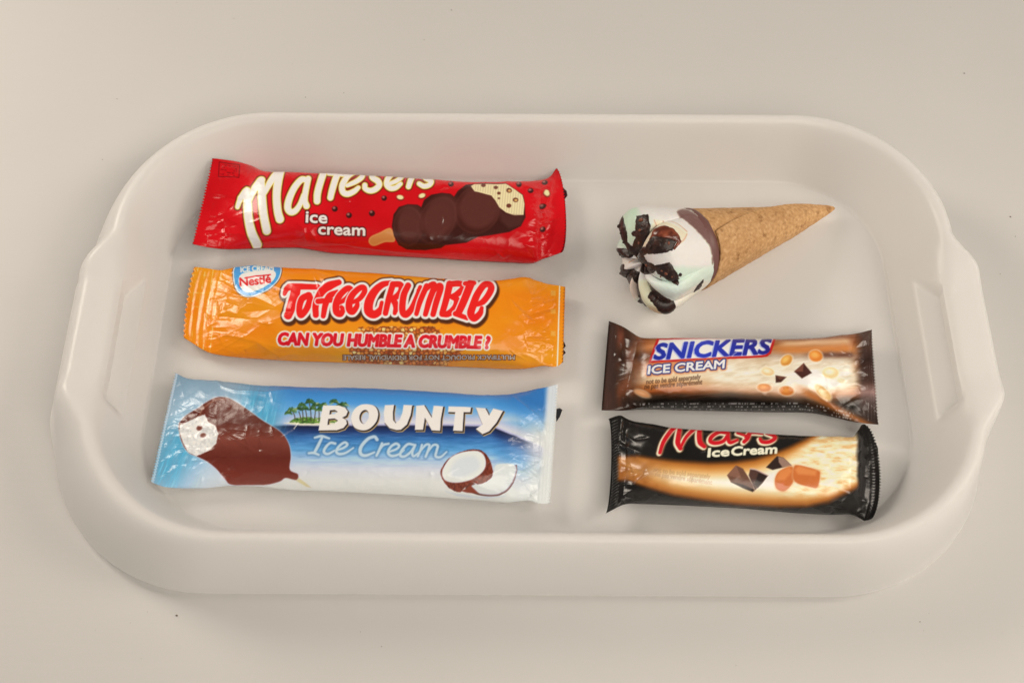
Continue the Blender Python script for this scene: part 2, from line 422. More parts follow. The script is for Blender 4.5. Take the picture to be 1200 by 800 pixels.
class Wrapper:
    """a pillow of printed film: stations = (back edge x, y, front edge x, y as seen, bulge in mm, height of the side edge in mm, squareness)"""
    def __init__(s, name, label, stations, seal_l, seal_r, back_color, step=0.58, group=None, teeth=(30, 30), smooth=4.0, under=3.0):
        s.name, s.label, s.back_color = name, label, back_color
        st = np.array([tuple(q)+(0,)*(9-len(q)) for q in stations], float)
        mid = 0.5*(st[:, 0:2]+st[:, 2:4]); k = np.concatenate([[0], np.cumsum(np.hypot(*np.diff(mid, axis=0).T))])
        NU = int(k[-1]/step); u = np.linspace(0, k[-1], NU)
        raw = [np.interp(u, k, st[:, c]) for c in range(9)]
        c = []
        w = np.clip(np.minimum(u, k[-1]-u)/10.0, 0, 1)
        for q in raw:
            g = gauss1(q, smooth/step); g2 = gauss1(q, 1.0/step); c.append(g*w + g2*(1-w))
        xb, yb, xf, yf, h, ze, n, bow, zb = c; h = h/1000; ze = ze/1000 + FLOOR_Z
        s.u = u; s.L = k[-1]; s.NU = NU
        T = np.linspace(0, math.pi, 181); cs, sn = np.cos(T), np.sin(T)
        tb, tf_ = yb.copy(), yf.copy()
        low = np.minimum(ze-FLOOR_Z-0.0003, under/1000)
        for it in range(7):
            B = unproject(xb, tb, ze+zb/1000); Fp = unproject(xf, tf_, ze)
            e = (2.0/n)[:, None]
            cx = np.sign(cs)*np.abs(cs)**e; sz = np.abs(sn)**e
            P = 0.5*(B+Fp)[:, None, :] + 0.5*(B-Fp)[:, None, :]*cx[:, :, None]
            P[:, :, 0] += bow[:, None]*sn[None, :]/2400
            top = P.copy(); top[:, :, 2] += h[:, None]*sz
            bot = P.copy(); bot[:, :, 2] -= low[:, None]*sz
            _, py = project(top); _, pyb = project(bot)
            tb += 0.9*(yb - py.min(1)); tf_ += 0.9*(yf - np.maximum(py.max(1), pyb.max(1)))
        # resample evenly across
        d = np.linalg.norm(np.diff(top, axis=1), axis=2); arc = np.concatenate([np.zeros((NU, 1)), np.cumsum(d, 1)], 1)
        px_w = np.median(arc[:, -1])*2500
        NS = int(px_w/step); s.NS = NS
        G = np.empty((NU, NS, 3)); q = np.linspace(0, 1, NS)
        for i in range(NU):
            a = arc[i]/arc[i, -1]
            for ax in range(3): G[i, :, ax] = np.interp(q, a, top[i, :, ax])
        s.base = G; s.bot = bot; s.arc = arc[:, -1]
        X, Y = project(G)
        # print coordinates: what lies beyond the far edge continues with the film
        for i in range(NU):
            k0 = int(np.argmin(Y[i])); dy = np.gradient(Y[i])
            full = s.arc[i]/NS*2350
            j = k0
            while j < NS-2 and dy[j] < 0.12*full: j += 1
            jj = np.arange(j); Y[i, :j] = Y[i, j] - (j-jj)*full*0.75; X[i, :j] = X[i, j]
            # lower front edge likewise
        s.X, s.Y = X, Y
        s.seal_l, s.seal_r, s.teeth = seal_l, seal_r, teeth
        s.D = np.zeros((NU, NS)); s.film = Film(X, Y); s.group = group
    # relief -------------------------------------------------------
    def crease(s, pts, amp, w, smooth=False):
        f = s.film; p = spline(pts, 5) if smooth else np.asarray(pts, float)
        idx = f.near(p, 6*w); x = f.X[idx]; y = f.Y[idx]; best = np.full(len(idx), 1e3); tt = np.zeros(len(idx))
        seg = np.hypot(*np.diff(p, axis=0).T); cum = np.concatenate([[0], np.cumsum(seg)])
        for k in range(len(p)-1):
            ax, ay = p[k]; dx, dy = p[k+1]-p[k]; L = dx*dx+dy*dy+1e-9
            t = np.clip(((x-ax)*dx+(y-ay)*dy)/L, 0, 1); d = np.hypot(x-ax-t*dx, y-ay-t*dy)
            m = d < best; best = np.where(m, d, best); tt = np.where(m, (cum[k]+t*seg[k])/cum[-1], tt)
        tap = np.sin(np.pi*np.clip(tt*0.86+0.07, 0, 1))**0.6
        dd = amp/1000*np.exp(-np.sqrt(best*best+0.25)/w)*tap
        fl = s.D.reshape(-1); fl[idx] += dd
    def facet(s, pts, amp, slope_px=6.0):
        idx, sd = s.film.poly(pts, pad=2)
        fl = s.D.reshape(-1); fl[idx] += amp/1000*np.clip(-sd/slope_px, 0, 1)
    def swell(s, c, rx, ry, amp, ang=0):
        idx, sd = s.film.ell(c, rx*2, ry*2, ang, pad=1)
        x = s.film.X[idx]-c[0]; y = s.film.Y[idx]-c[1]; ca, sa = math.cos(ang), math.sin(ang)
        r2 = ((x*ca+y*sa)/rx)**2 + ((-x*sa+y*ca)/ry)**2
        fl = s.D.reshape(-1); fl[idx] += amp/1000*np.exp(-r2*1.5)
    def gathers(s, seed, count, amp, reach, side):
        """folds that run from an end seal into the body"""
        r = np.random.default_rng(seed)
        col = int((s.seal_l if side == 'l' else s.L-s.seal_r)/s.L*(s.NU-1))
        for k in range(count):
            v = r.uniform(0.12, 0.97); j = int(v*(s.NS-1))
            x0, y0 = s.X[col, j], s.Y[col, j]; ln = reach*r.uniform(0.35, 1.0)*(1 if side == 'l' else -1)
            yc = s.Y[col, int(0.6*(s.NS-1))]
            y1 = y0 + (yc-y0)*r.uniform(0.1, 0.45) + r.uniform(-5, 5)
            m = (x0+ln*0.5, 0.5*(y0+y1)+r.uniform(-2, 2))
            s.crease([(x0-ln*0.08, y0), m, (x0+ln, y1)], amp*r.choice([-1, 1, 1])*r.uniform(0.5, 1.2), r.uniform(1.6, 4.0))
    def rumple(s, amp, scale, seed, aniso=1.0):
        f = fbm(s.X/scale/aniso, s.Y/scale, seed, 3)-0.45
        s.D += amp/1000*f
    def crinkle(s, amp, scale, seed, reach=60, body=0.15):
        wx = s.X + 6*(fbm(s.X/20, s.Y/20, seed+3, 2)-.5); wy = s.Y + 6*(fbm(s.X/20, s.Y/20, seed+4, 2)-.5)
        rid = 0
        for k, (ang, st) in enumerate(((.35, 2.6), (-.5, 2.2), (1.4, 2.0))):
            ca, sa = math.cos(ang), math.sin(ang); n = vnoise((wx*ca+wy*sa)/scale/st, (-wx*sa+wy*ca)/scale, seed+31*k)
            rid = rid + (1-np.abs(2*n-1))**3*(.5 if k == 2 else 1.0)
        e = np.exp(-np.maximum(s.u-s.seal_l, 0)/reach)*sstep(s.seal_l*.6, s.seal_l*1.3, s.u) + np.exp(-np.maximum(s.L-s.seal_r-s.u, 0)/reach)*sstep(s.seal_r*.6, s.seal_r*1.3, s.L-s.u)
        s.D += amp/1000*(rid-.6)*np.clip(e+body, 0, 1)[:, None]
    def scores(s, seed, count=16):
        """short sharp folds, most of them near the ends"""
        r = np.random.default_rng(seed)
        for k in range(count):
            t = r.beta(.45, .45); x0 = s.X[int((.06+.88*t)*(s.NU-1)), s.NS//2]; col = int((.06+.88*t)*(s.NU-1))
            y0 = s.Y[col, int(r.uniform(.3, .95)*(s.NS-1))]
            a = r.uniform(0, math.pi); L = r.uniform(5, 17); dx, dy = math.cos(a)*L, math.sin(a)*L*.8
            s.crease([(x0-dx/2, y0-dy/2), (x0+r.uniform(-2, 2), y0+r.uniform(-2, 2)), (x0+dx/2, y0+dy/2)], r.choice([-1, 1])*r.uniform(.35, .75), r.uniform(1.1, 2.2))
    def crimp(s, side, period, amp, across=False):
        dist = s.u if side == 'l' else s.L-s.u; lim = s.seal_l if side == 'l' else s.seal_r
        m = (1-sstep(lim-2, lim, dist))*sstep(0.5, 2.0, dist)
        if across:
            s.D += amp/1000*np.multiply.outer(m, np.sin(np.arange(s.NS)/s.NS*s.arc.mean()*2400*2*np.pi/period))
        else:
            s.D += amp/1000*np.multiply.outer(m*np.sin(dist*2*np.pi/period), np.ones(s.NS))
    # finish -------------------------------------------------------
    def build(s):
        nrm = grid_normals(s.base)
        if nrm[s.NU//2, s.NS//2, 2] < 0: nrm = -nrm; s.flip = True
        else: s.flip = False
        edge = np.clip(np.minimum(np.arange(s.NS), s.NS-1-np.arange(s.NS))/8.0, 0, 1)
        G = s.base + nrm*(s.D*edge[None, :])[:, :, None]
        # saw-tooth cut of both ends
        for side in (0, 1):
            dist = s.u if side == 0 else s.L-s.u
            wt = np.clip(1-dist/6.5, 0, 1)
            ph = np.linspace(0, s.teeth[side], s.NS) % 1.0
            tooth = (np.abs(ph-0.5)*2)*2.1/2400
            end = 0 if side == 0 else -1; inn = 12 if side == 0 else -13
            dirv = (G[end]-G[inn]); dirv /= np.linalg.norm(dirv, axis=1, keepdims=True)
            G = G - wt[:, None, None]*(dirv*tooth[:, None])[None, :, :]*1.3
        # lift anything that has sunk into the tray floor
        G[:, :, 2] = np.maximum(G[:, :, 2], FLOOR_Z+0.0002)
        nrm2 = grid_normals(G);  nrm2 = -nrm2 if s.flip else nrm2
        V = G.reshape(-1, 3); N = nrm2.reshape(-1, 3); C = pigment(255*np.clip(s.film.C/255, 0, 1)**1.10)
        F = grid_faces(s.NU, s.NS)
        F = F[:, ::-1] if s.flip else F
        colu = np.repeat(np.arange(s.NU-1), s.NS-1); uc = s.u[colu]
        ctr = s.base[s.NU//2, s.NS//2].copy(); ctr[2] = FLOOR_Z
        root = thing(s.name, s.label, 'ice cream', group=s.group)
        sub_mesh('printed_film', V, F, (uc >= s.seal_l) & (uc <= s.L-s.seal_r), M_FILM, root, C, N)
        sub_mesh('end_seal', V, F, uc < s.seal_l, M_FILM, root, C, N)
        sub_mesh('end_seal', V, F, uc > s.L-s.seal_r, M_FILM, root, C, N)
        # under side
        iu = np.unique(np.concatenate([np.arange(0, s.NU, 6), [s.NU-1]])); js = np.arange(0, 181, 6)
        Bm = s.bot[iu][:, js].copy(); Bm[:, :, 2] = np.maximum(Bm[:, :, 2]-0.00005, FLOOR_Z+0.0001)
        Fb = grid_faces(len(iu), len(js)); Fb = Fb if s.flip else Fb[:, ::-1]
        s.back = mesh_object('back_film', Bm.reshape(-1, 3), Fb, s.back_mat(), root)
        s.root = root
        return root
    def back_mat(s):
        return material('back_print', color=tuple(pigment(s.back_color)), rough=0.35)
    def flap(s, pts, color, h=4.0):
        """a corner of the fin at the back of the film that sticks out beyond the end seal"""
        p = np.asarray(pts, float); z = np.full(len(p), FLOOR_Z+h/1000)
        P = unproject(p[:, 0], p[:, 1], z); n = len(p)
        P2 = P.copy(); P2[:, 2] -= 0.0003
        V = np.vstack([P, P2]); me = bpy.data.meshes.new('back_fin')
        me.from_pydata(V.tolist(), [], [list(range(n)), list(range(2*n-1, n-1, -1))]+[[i, i+n, (i+1) % n+n, (i+1) % n] for i in range(n)])
        me.materials.append(material('fin_film', color=tuple(pigment(color)), rough=0.4))
        o = bpy.data.objects.new('back_fin', me); COL.objects.link(o); o.parent = s.back

# ---- shared little pictures
def malt_ball(f, c, r=3.4):
    f.put(*f.ell(c, r, r*0.95), (62, 22, 18), 0.6)
    f.put(*f.ell((c[0]-r*.25, c[1]-r*.35), r*.45, r*.4), (190, 120, 110), 0.9, 0.85)

def crumb(f, c, rx, ry, ang, col=(236, 206, 150)):
    f.put(*f.ell((c[0], c[1]+0.6), rx+.8, ry+.8, ang), (110, 30, 18), 0.7)
    f.put(*f.ell(c, rx, ry, ang), col, 0.7)

# ================================================================== red wrapper
def red_wrapper():
    st = [(248.5, 185.5, 225, 286, .3, 12, 2, 0, 9), (258, 186.5, 238, 289, .4, 11, 2, 0, 9), (270, 188, 247, 290.5, 2.0, 9, 2, 0, 8), (284, 190, 263, 292.5, 6, 6.5, 2.2, 0, 5),
          (298, 195, 285, 292, 10.5, 5, 2.5), (314, 201, 312, 291, 14, 4.5, 2.9), (350, 202, 350, 290.5, 15, 4.2, 3.0), (390, 203, 388, 297, 15, 4.2, 3.0), (448, 206, 448, 300, 15, 4.2, 3.0),
          (508, 210.6, 508, 303, 15, 4.2, 3.0), (555, 213.5, 555, 306, 15, 4.2, 3.0), (600, 213, 598, 308, 14.5, 4.2, 2.9), (622, 212, 618, 309, 13, 4.4, 2.7), (636, 211, 629, 308.5, 9.5, 5, 2.3),
          (643, 209, 634, 303.5, 5, 6, 2.1), (648, 203, 642, 302, 1.5, 7, 2, 3), (652, 197, 657, 296, .3, 8, 2, 9)]
    w = Wrapper('wrapped_ice_cream_bar', 'red ice cream bar wrapper with white script lettering and a printed chocolate bar', st, 13, 14, (120, 10, 16), teeth=(30, 30), group='wrapped ice cream bars on the tray')
    f = w.film; X, Y = f.X, f.Y
    n = fbm(X/60, Y/40, 3, 3)
    f.C[:] = f.ramp(n, [(0.2, (186, 10, 20)), (0.7, (204, 18, 28))])
    # script logo
    z1 = lambda p: zoomed((265, 190), 7.27, p)
    z2 = lambda p: zoomed((380, 190), 8.0, p)
    S = [(z1([(98, 385), (118, 320), (160, 260), (180, 245)]), [4, 5.5, 7, 7.5]),
         (z1([(168, 262), (182, 350), (190, 480), (215, 600), (262, 705)]), [8, 8.5, 9, 9.5, 10]),
         (z1([(200, 330), (240, 230), (290, 160), (305, 150)]), [4, 7, 7.5, 6.5]),
         (z1([(298, 160), (305, 300), (318, 440), (345, 585)]), [7.5, 8.5, 8.5, 8.5]),
         (z1([(325, 270), (370, 180), (430, 100), (470, 80)]), [4, 6.5, 7.5, 6]),
         (z1([(465, 80), (440, 180), (430, 300), (440, 420), (457, 485)]), [7.5, 8.5, 8, 8, 8.5]),
         (z1([(690, 155), (640, 150), (580, 220), (535, 320), (525, 390), (550, 425), (590, 415), (630, 360), (660, 280)]), [6, 6, 6.5, 7, 7, 6.5, 6, 5, 4.5]),
         (z1([(700, 140), (675, 260), (670, 330), (685, 375)]), [5.5, 6, 6, 6.5]),
         (z1([(840, 60), (800, 180), (778, 270), (775, 335)]), [7, 7, 7, 6.5]),
         (z2([(150, 60), (105, 160), (75, 260), (58, 335)]), [6, 6.5, 6.5, 6]),
         (z2([(40, 108), (120, 112), (215, 118)]), [3.6, 4.2, 3.6]),
         (z2([(215, 215), (290, 185), (350, 140), (355, 100), (300, 85), (220, 130), (170, 210), (175, 280), (220, 300), (280, 275), (320, 240)]), [4.5, 5, 5, 5, 5, 5.5, 6, 6, 6, 5.5, 4]),
         (z2([(520, 95), (460, 100), (450, 140), (500, 175), (515, 215), (480, 255), (430, 270), (385, 250), (380, 215)]), [4, 5, 5.5, 6, 6, 6, 5.5, 5, 5]),
         (z2([(620, 200), (680, 175), (720, 140), (715, 100), (660, 95), (600, 150), (585, 210), (620, 245), (670, 240), (715, 205)]), [4, 4.5, 5, 5, 5, 5.5, 5.5, 5.5, 5, 4]),
         (z2([(840, 110), (810, 170), (790, 232)]), [5, 5.5, 5]),
         (z2([(820, 150), (850, 110), (890, 100)]), [4, 4.5, 4]),
         (z2([(1000, 100), (940, 105), (950, 150), (1000, 180), (985, 215), (935, 228), (890, 205)]), [4, 5, 5.5, 5.5, 5, 5, 4.5])]
    i, d = f.union([f.stroke(p, np.array(q)*1.03) for p, q in S])
    f.put(i, d-2.2, (96, 30, 18), 0.8); f.put(i, d-1.1, (214, 190, 84), 0.6); f.put(i, d, (228, 216, 204), 0.5)
    # ice / cream
    for tx, a, b in (('ice', (358.5, 260.5), (383, 261.5)), ('cream', (373, 274.5), (427.5, 276))):
        i, d = f.text(tx, a, b, 13.0)
        f.put(i, d-1.9, (84, 20, 16), 0.7); f.put(i, d-0.55, (232, 222, 210), 0.5)
    # balls and crumbs
    zb = lambda p: tuple(zoomed((430, 170), 4.8, [p])[0])
    for c in ((912, 375), (995, 412), (1130, 402)): malt_ball(f, tuple(zoomed((210, 170), 5, [c])[0]))
    for c in ((97, 300), (28, 382), (473, 220), (855, 222), (920, 258), (1000, 212), (987, 345), (988, 475)): malt_ball(f, zb(c), 3.2)
    for c, a in (((187, 295), .2), ((310, 286), -.3), ((1008, 272), 1.3)): crumb(f, zb(c), 4.0, 2.6, a)
    # bar picture
    z = lambda p: zoomed((430, 170), 4.8, p)
    i, d = f.poly(z([(8, 540), (22, 514), (70, 492), (135, 468), (158, 540), (100, 548), (46, 568), (20, 562)]), smooth=True); f.put(i, d, (196, 130, 70))
    f.put(i, np.maximum(d+1.5, 0)*0+np.abs(d+1.2)-0.6, (214, 152, 92), 0.8, 0.6)
    choc = z([(140, 455), (150, 390), (180, 350), (230, 334), (285, 337), (306, 350), (322, 310), (362, 281), (420, 270), (470, 276), (490, 292), (512, 258), (556, 224), (640, 216), (780, 218), (835, 250), (878, 280), (888, 330), (890, 410),
              (865, 458), (800, 490), (700, 507), (625, 517), (560, 548), (440, 562), (418, 577), (330, 589), (225, 586), (178, 562), (152, 512)])
    i, d = f.poly(choc); f.put(i, d, (64, 26, 20), 0.7)
    for c, rx, ry, sh in (((232, 458), 82, 112, 0), ((395, 425), 100, 140, 1), ((620, 365), 125, 138, 2)):
        cc = z([c])[0]; ii, dd = f.ell(cc, rx/4.8, ry/4.8, 0.5 if sh else 0.0)
        k = f.poly(choc)[0]; inside = np.zeros(X.size, bool); inside[i] = d < -0.5
        m = inside[ii]
        f.put(ii[m], np.abs(dd[m]+0.8)-0.7, (104, 58, 50), 1.5, 0.45)
        g = ((X[ii[m]]-cc[0])/(rx/4.8)*0.6 - (Y[ii[m]]-cc[1])/(ry/4.8)*0.7)
        f.put(ii[m], dd[m]+3, (82, 36, 28), 4.0, 0.6); f.put(ii[m], dd[m]+2.5+6*np.clip(-g, -1, 1), (112, 66, 56), 3.5, 0.45)
    bite = z([(585, 232), (602, 221), (780, 221), (832, 250), (875, 282), (886, 332), (880, 396), (830, 397), (782, 380), (745, 350), (722, 312), (700, 285), (650, 272), (605, 262)])
    i, d = f.poly(bite); f.put(i, d, (226, 204, 156), 0.6)
    st_ = 0.5+0.5*np.sin(X[i]*2.1+Y[i]*.2); f.put(i, np.where(d < -.8, -1, 1)*np.ones(len(i)), (200, 170, 116), 0.5, 0.0)
    f.C[i] = np.where((d < -1.0)[:, None], f.C[i]*(1-0.10*st_[:, None]), f.C[i])
    for c, r in (((655, 228), 2.6), ((725, 240), 2.4), ((800, 258), 3.2), ((742, 272), 2.0), ((798, 342), 2.8), ((836, 310), 3.2), ((742, 300), 1.2)):
        cc = z([c])[0]; f.put(*f.ell(cc, r, r*.8), (92, 44, 30), 0.6); f.put(*f.ell(cc+(0.3, .3), r*.6, r*.45), (206, 160, 100) if r > 3.1 else (120, 66, 48), 0.6)
    i, d = f.poly(z([(750, 372), (800, 392), (880, 400), (885, 412), (860, 455), (800, 470), (752, 430)])); f.put(i, d, (86, 48, 42), 2.0, 0.7)
    # small framed notice in the corner of the seal
    fr = [(257, 190), (281, 193), (280, 208.5), (256, 207)]
    i, d = f.poly(fr); f.put(i, np.abs(d)-0.5, (110, 8, 14), 0.5, 0.8)
    for k in range(5):
        i, d = f.stroke([(259, 193+k*2.8), (278, 195.6+k*2.8)], 1.0); m = fbm(X[i]/1.2, Y[i]*0+k*7, 5, 2); f.put(i, d, (110, 8, 14), 0.6, 0.7*sstep(.35, .5, m))
    # relief
    w.rumple(1.0, 60, 11, 1.8); w.crinkle(.40, 14, 7, 45, .14); w.crinkle(.11, 5.5, 8, 26, .10); w.rumple(0.35, 16, 12, 1.4)
    w.gathers(21, 12, 0.55, 42, 'l'); w.gathers(22, 12, 0.55, 38, 'r')
    w.crease([(256, 248), (266, 255), (278, 262)], .6, 3); w.crease([(262, 250), (264, 275), (262, 292)], .8, 3.0)
    w.crease([(350, 262), (356, 268), (360, 284)], .9, 3.5); w.crease([(362, 268), (374, 286)], .7, 3.2); w.crease([(390, 285), (440, 292), (520, 298)], .7, 2.4)
    w.crease([(345, 290), (400, 288), (450, 296)], -.6, 3); w.facet([(612, 285), (632, 281), (631, 307), (622, 297)], .9, 7)
    w.facet([(640, 262), (662, 252), (656, 290), (640, 298)], .8, 8); w.crease([(634, 215), (634, 300)], -.8, 3); w.crease([(650, 205), (637, 248), (634, 262)], .8, 3.5)
    w.facet([(612, 235), (632, 240), (632, 268), (618, 262)], .5, 8)
    w.scores(200); w.build(); w.flap([(656, 219), (660, 220), (664, 224), (665, 229), (662, 233), (657, 231)], (50, 10, 16), 7)

# ================================================================== orange wrapper
def orange_wrapper():
    st = [(228, 312.5, 216, 396, .3, 6, 2, -4), (241, 314, 226, 402, .4, 6, 2, -4), (252, 316, 236, 409, .8, 6, 2, -3), (262, 317, 246, 414, 2.5, 5.5, 2, -2), (275, 312.5, 262, 417, 5.2, 5, 2.1), (297, 310, 285, 419.5, 8.8, 4.6, 2.3),
          (329, 313, 325, 422, 12.8, 4.3, 2.6), (352, 314, 350, 423.5, 14.8, 4.2, 2.8), (375, 315, 375, 424, 15, 4.2, 2.9), (443, 320, 443, 426.5, 15, 4.2, 2.9), (513, 326, 513, 429, 15, 4.2, 2.9), (563, 328.5, 563, 431, 15, 4.2, 2.9), (590, 328, 590, 432.5, 14, 4.2, 2.8),
          (615, 323.5, 612, 432.5, 10, 4.6, 2.5), (626, 328, 626, 430.5, 6.5, 5, 2.2), (640, 332.5, 638, 428, 2.5, 5.8, 2), (652, 334, 652, 431, .5, 6, 2), (662.5, 336, 660, 424, .3, 6, 2)]
    w = Wrapper('wrapped_ice_cream_bar', 'orange ice cream bar wrapper with cartoonish red lettering outlined in white and brown', st, 34, 15, (190, 110, 30), teeth=(14, 22), group='wrapped ice cream bars on the tray')
    f = w.film; X, Y = f.X, f.Y
    n = fbm(X/70, Y/30, 5, 3)
    f.C[:] = f.ramp(n, [(0.2, (222, 124, 18)), (0.75, (238, 150, 34))])
    g = np.exp(-(((X-440)/150)**2+((Y-405)/20)**2)); f.mix(0.35*g, (240, 165, 50))
    # heap of crumble
    e = ((X-472)/66)**2+((Y-412)/40)**2 + np.where(Y < 382, 9, 0)
    edge = 1-sstep(0.70, 1.05, e+1.3*(fbm(X/9, Y/6, 8, 3)-.45))
    f1, df, cid = cells(X/4.6, Y/4.0, 3)
    nug = f.ramp(cid, [(0, (172, 84, 36)), (.4, (200, 112, 48)), (.75, (222, 150, 76)), (1, (242, 204, 134))])
    nug = nug*(1.12-0.55*np.clip(f1, 0, 1))[:, None]
    nug = np.where((df < 0.14)[:, None], np.array([136, 66, 26]), nug)
    f.mix(edge, np.clip(nug, 0, 255))
    # round badge
    z = lambda p: zoomed((205, 295), 5, p)
    bd = z([(350, 92), (400, 66), (480, 58), (560, 62), (612, 84), (618, 120), (596, 165), (545, 215), (480, 248), (430, 255), (395, 248), (365, 222), (348, 165)])
    i, d = f.poly(bd, smooth=True); f.put(i, d-2.0, (70, 60, 60), .7); f.put(i, d-1.2, (224, 222, 216), .5); f.put(i, d, (66, 148, 206), .5)
    inn = z([(398, 128), (470, 116), (555, 106), (588, 128), (566, 168), (515, 205), (455, 230), (415, 230), (386, 205), (378, 160)])
    i, d = f.poly(inn, smooth=True); f.put(i, d-.6, (240, 236, 230), .5); f.put(i, d+.2, (226, 220, 214), .6)
    i, d = f.text('ICE CREAM', (282, 318.5), (320.5, 316.5), 6.2); f.put(i, d-.35, (232, 230, 224), .5)
    i, d = f.text('Nestlé', (281.5, 335.5), (317, 330.5), 9.6, shear=.08); f.put(i, d-.45, (204, 34, 32), .5)
    i, d = f.stroke([(287, 325.5), (300, 323.2), (316.5, 321.2)], 1.5); f.put(i, d, (204, 34, 32), .5)
    f.put(*f.ell((322, 338), 1.6, 1.2), (150, 90, 40), .6, .7)
    # bouncing lettering
    a = lambda p: zoomed((320, 315), 8.0, p)
    b = lambda p: zoomed((425, 315), 6.667, p)
    S = [(a([(105, 235), (130, 180), (180, 165)]), [3.5, 6, 6.5]), (a([(150, 165), (270, 165), (420, 170)]), [6.5, 6, 5]), (a([(215, 180), (190, 300), (140, 435)]), [9.5, 10, 8]),
         (a([(330, 245), (270, 280), (245, 370), (260, 430), (310, 380), (345, 290), (335, 245)]), [6.5, 6.5, 6, 6.5, 6, 6.5, 6.5]),
         (a([(400, 430), (400, 330), (450, 220), (530, 160), (620, 125)]), [6, 6.5, 7.5, 7.5, 5]), (a([(470, 440), (490, 330), (530, 250), (600, 215)]), [5, 6, 6.5, 5]), (a([(420, 300), (560, 290)]), [5.5, 4.5]),
         (a([(610, 320), (680, 280), (730, 220), (720, 180), (680, 190), (620, 250), (590, 330), (595, 400), (630, 420), (655, 380), (640, 355)]), [4, 5, 5.5, 5.5, 6, 6.5, 7, 7, 6.5, 5, 4]),
         (a([(750, 310), (810, 280), (855, 220), (850, 175), (810, 180), (745, 240), (715, 310), (715, 375), (745, 400), (785, 350), (790, 310)]), [4, 5, 5.5, 5.5, 6, 6.5, 7, 7, 6.5, 5, 4]),
         (b([(225, 105), (150, 125), (90, 180), (50, 260), (48, 330), (90, 355), (140, 320), (150, 265)]), [4, 6.5, 8, 9, 9, 8, 6.5, 4]),
         (b([(235, 125), (205, 230), (178, 345)]), [6, 6, 5.5]), (b([(235, 120), (295, 125), (300, 175), (260, 220), (220, 230)]), [6, 6, 6.5, 6, 5]), (b([(235, 235), (262, 290), (250, 345)]), [6, 6.5, 4]),
         (b([(355, 130), (320, 210), (310, 320), (335, 355), (380, 315), (425, 220), (450, 145)]), [6, 6.5, 6.5, 7, 6, 5.5, 4.5]), (b([(440, 170), (415, 350)]), [5, 4.5]),
         (b([(500, 135), (450, 250), (420, 350)]), [5.5, 5.5, 4.5]), (b([(475, 180), (530, 130), (560, 135), (520, 250), (490, 355)]), [4, 5.5, 6, 6, 5]), (b([(545, 190), (590, 135), (610, 150), (575, 260), (550, 355)]), [4, 5.5, 6, 6, 5.5]),
         (b([(680, 120), (655, 230), (622, 345)]), [7, 6.5, 6]), (b([(680, 120), (760, 115), (790, 145), (740, 195), (700, 215)]), [6, 6, 6.5, 6, 5]), (b([(690, 215), (735, 240), (725, 300), (670, 350), (622, 352)]), [5, 6.5, 7, 6.5, 6]),
         (b([(800, 115), (870, 110)]), [4.5, 4.5]), (b([(845, 115), (790, 250), (745, 350)]), [8, 7.5, 7]), (b([(725, 350), (815, 385)]), [5.5, 4.5]),
         (b([(860, 285), (940, 255), (1000, 170), (995, 125), (950, 125), (895, 200), (860, 290), (845, 350), (870, 385), (915, 350), (930, 305)]), [4, 6, 6.5, 6.5, 6.5, 7, 7.5, 7.5, 7, 6, 4])]
    groups = [(0, 3), (3, 4), (4, 5), (5, 7), (7, 8), (8, 9), (9, 10), (10, 13), (13, 15), (15, 18), (18, 21), (21, 24), (24, 25)]
    K = 1.20
    full = f.union([f.stroke(p+np.array([1.3, 3.0]), np.array(q)*K, pad=14) for p, q in S]); f.put(full[0], full[1]-4.6, (84, 44, 22), 1.2)
    i, d = f.union([f.stroke(p, np.array(q)*K, pad=12) for p, q in S]); f.put(i, d-4.2, (84, 48, 28), .9); f.put(i, d-2.7, (228, 218, 210), .55)
    for g0, g1 in groups:
        i, d = f.union([f.stroke(p, np.array(q)*K) for p, q in S[g0:g1]]); f.put(i, d-1.15, (228, 218, 210), .5); f.put(i, d, (222, 38, 34), .5)
    i, d = f.text('CAN YOU HUMBLE A CRUMBLE ?', (325.5, 403.5), (572.5, 408), 13.4, shear=.12)
    f.put(i, d-3.0, (232, 220, 206), .6); f.put(i, d-1.25, (206, 26, 40), .5)
    i, d = f.text('MULTIPACK PRODUCT NOT FOR INDIVIDUAL RESALE', (603, 416.2), (402, 416.5), 5.2); f.put(i, d-.95, (80, 40, 20), .6); f.put(i, d-.05, (226, 214, 196), .5)
    # pale lines of the end seals
    for k, (p, q) in enumerate((((232, 313), (225, 398)), ((241, 314), (232, 405)), ((250, 316), (238, 409)), ((260, 317), (246, 412)))):
        i, d = f.stroke([p, (0.5*(p[0]+q[0])-1.0-2*(k < 2), 0.5*(p[1]+q[1])), q], 0.9); m = fbm(X[i]/2, Y[i]/5, k, 2); f.put(i, d, (246, 206, 150), .6, .9*sstep(.25, .5, m))
    for y0 in (322, 343, 359): 
        i, d = f.stroke([(222, y0), (256, y0+1)], .8); m = fbm(X[i]/3, Y[i]/3, y0, 2); f.put(i, d, (246, 206, 150), .6, .6*sstep(.3, .5, m))
    i, d = f.stroke([(656, 335), (654.5, 380), (653, 431)], 1.6); f.put(i, d, (238, 214, 190), .6)
    for y0 in (341, 362, 388): i, d = f.poly([(645, y0), (651, y0), (651, y0+6), (645, y0+6)]); f.put(i, d, (244, 200, 140), .8, .35)
    w.rumple(1.2, 55, 31, 1.7); w.crinkle(.40, 14, 14, 45, .14); w.crinkle(.11, 5.5, 15, 26, .10); w.rumple(0.4, 14, 32, 1.4)
    w.gathers(41, 12, 0.6, 45, 'l'); w.gathers(42, 14, 0.65, 40, 'r')
    w.crimp('l', 9.2, .10); w.crimp('r', 5, .06)
    w.facet([(285, 348), (298, 347), (328, 362), (282, 366), (272, 378)], 1.1, 9); w.facet([(366, 316), (372, 319), (402, 327), (378, 340)], .9, 7)
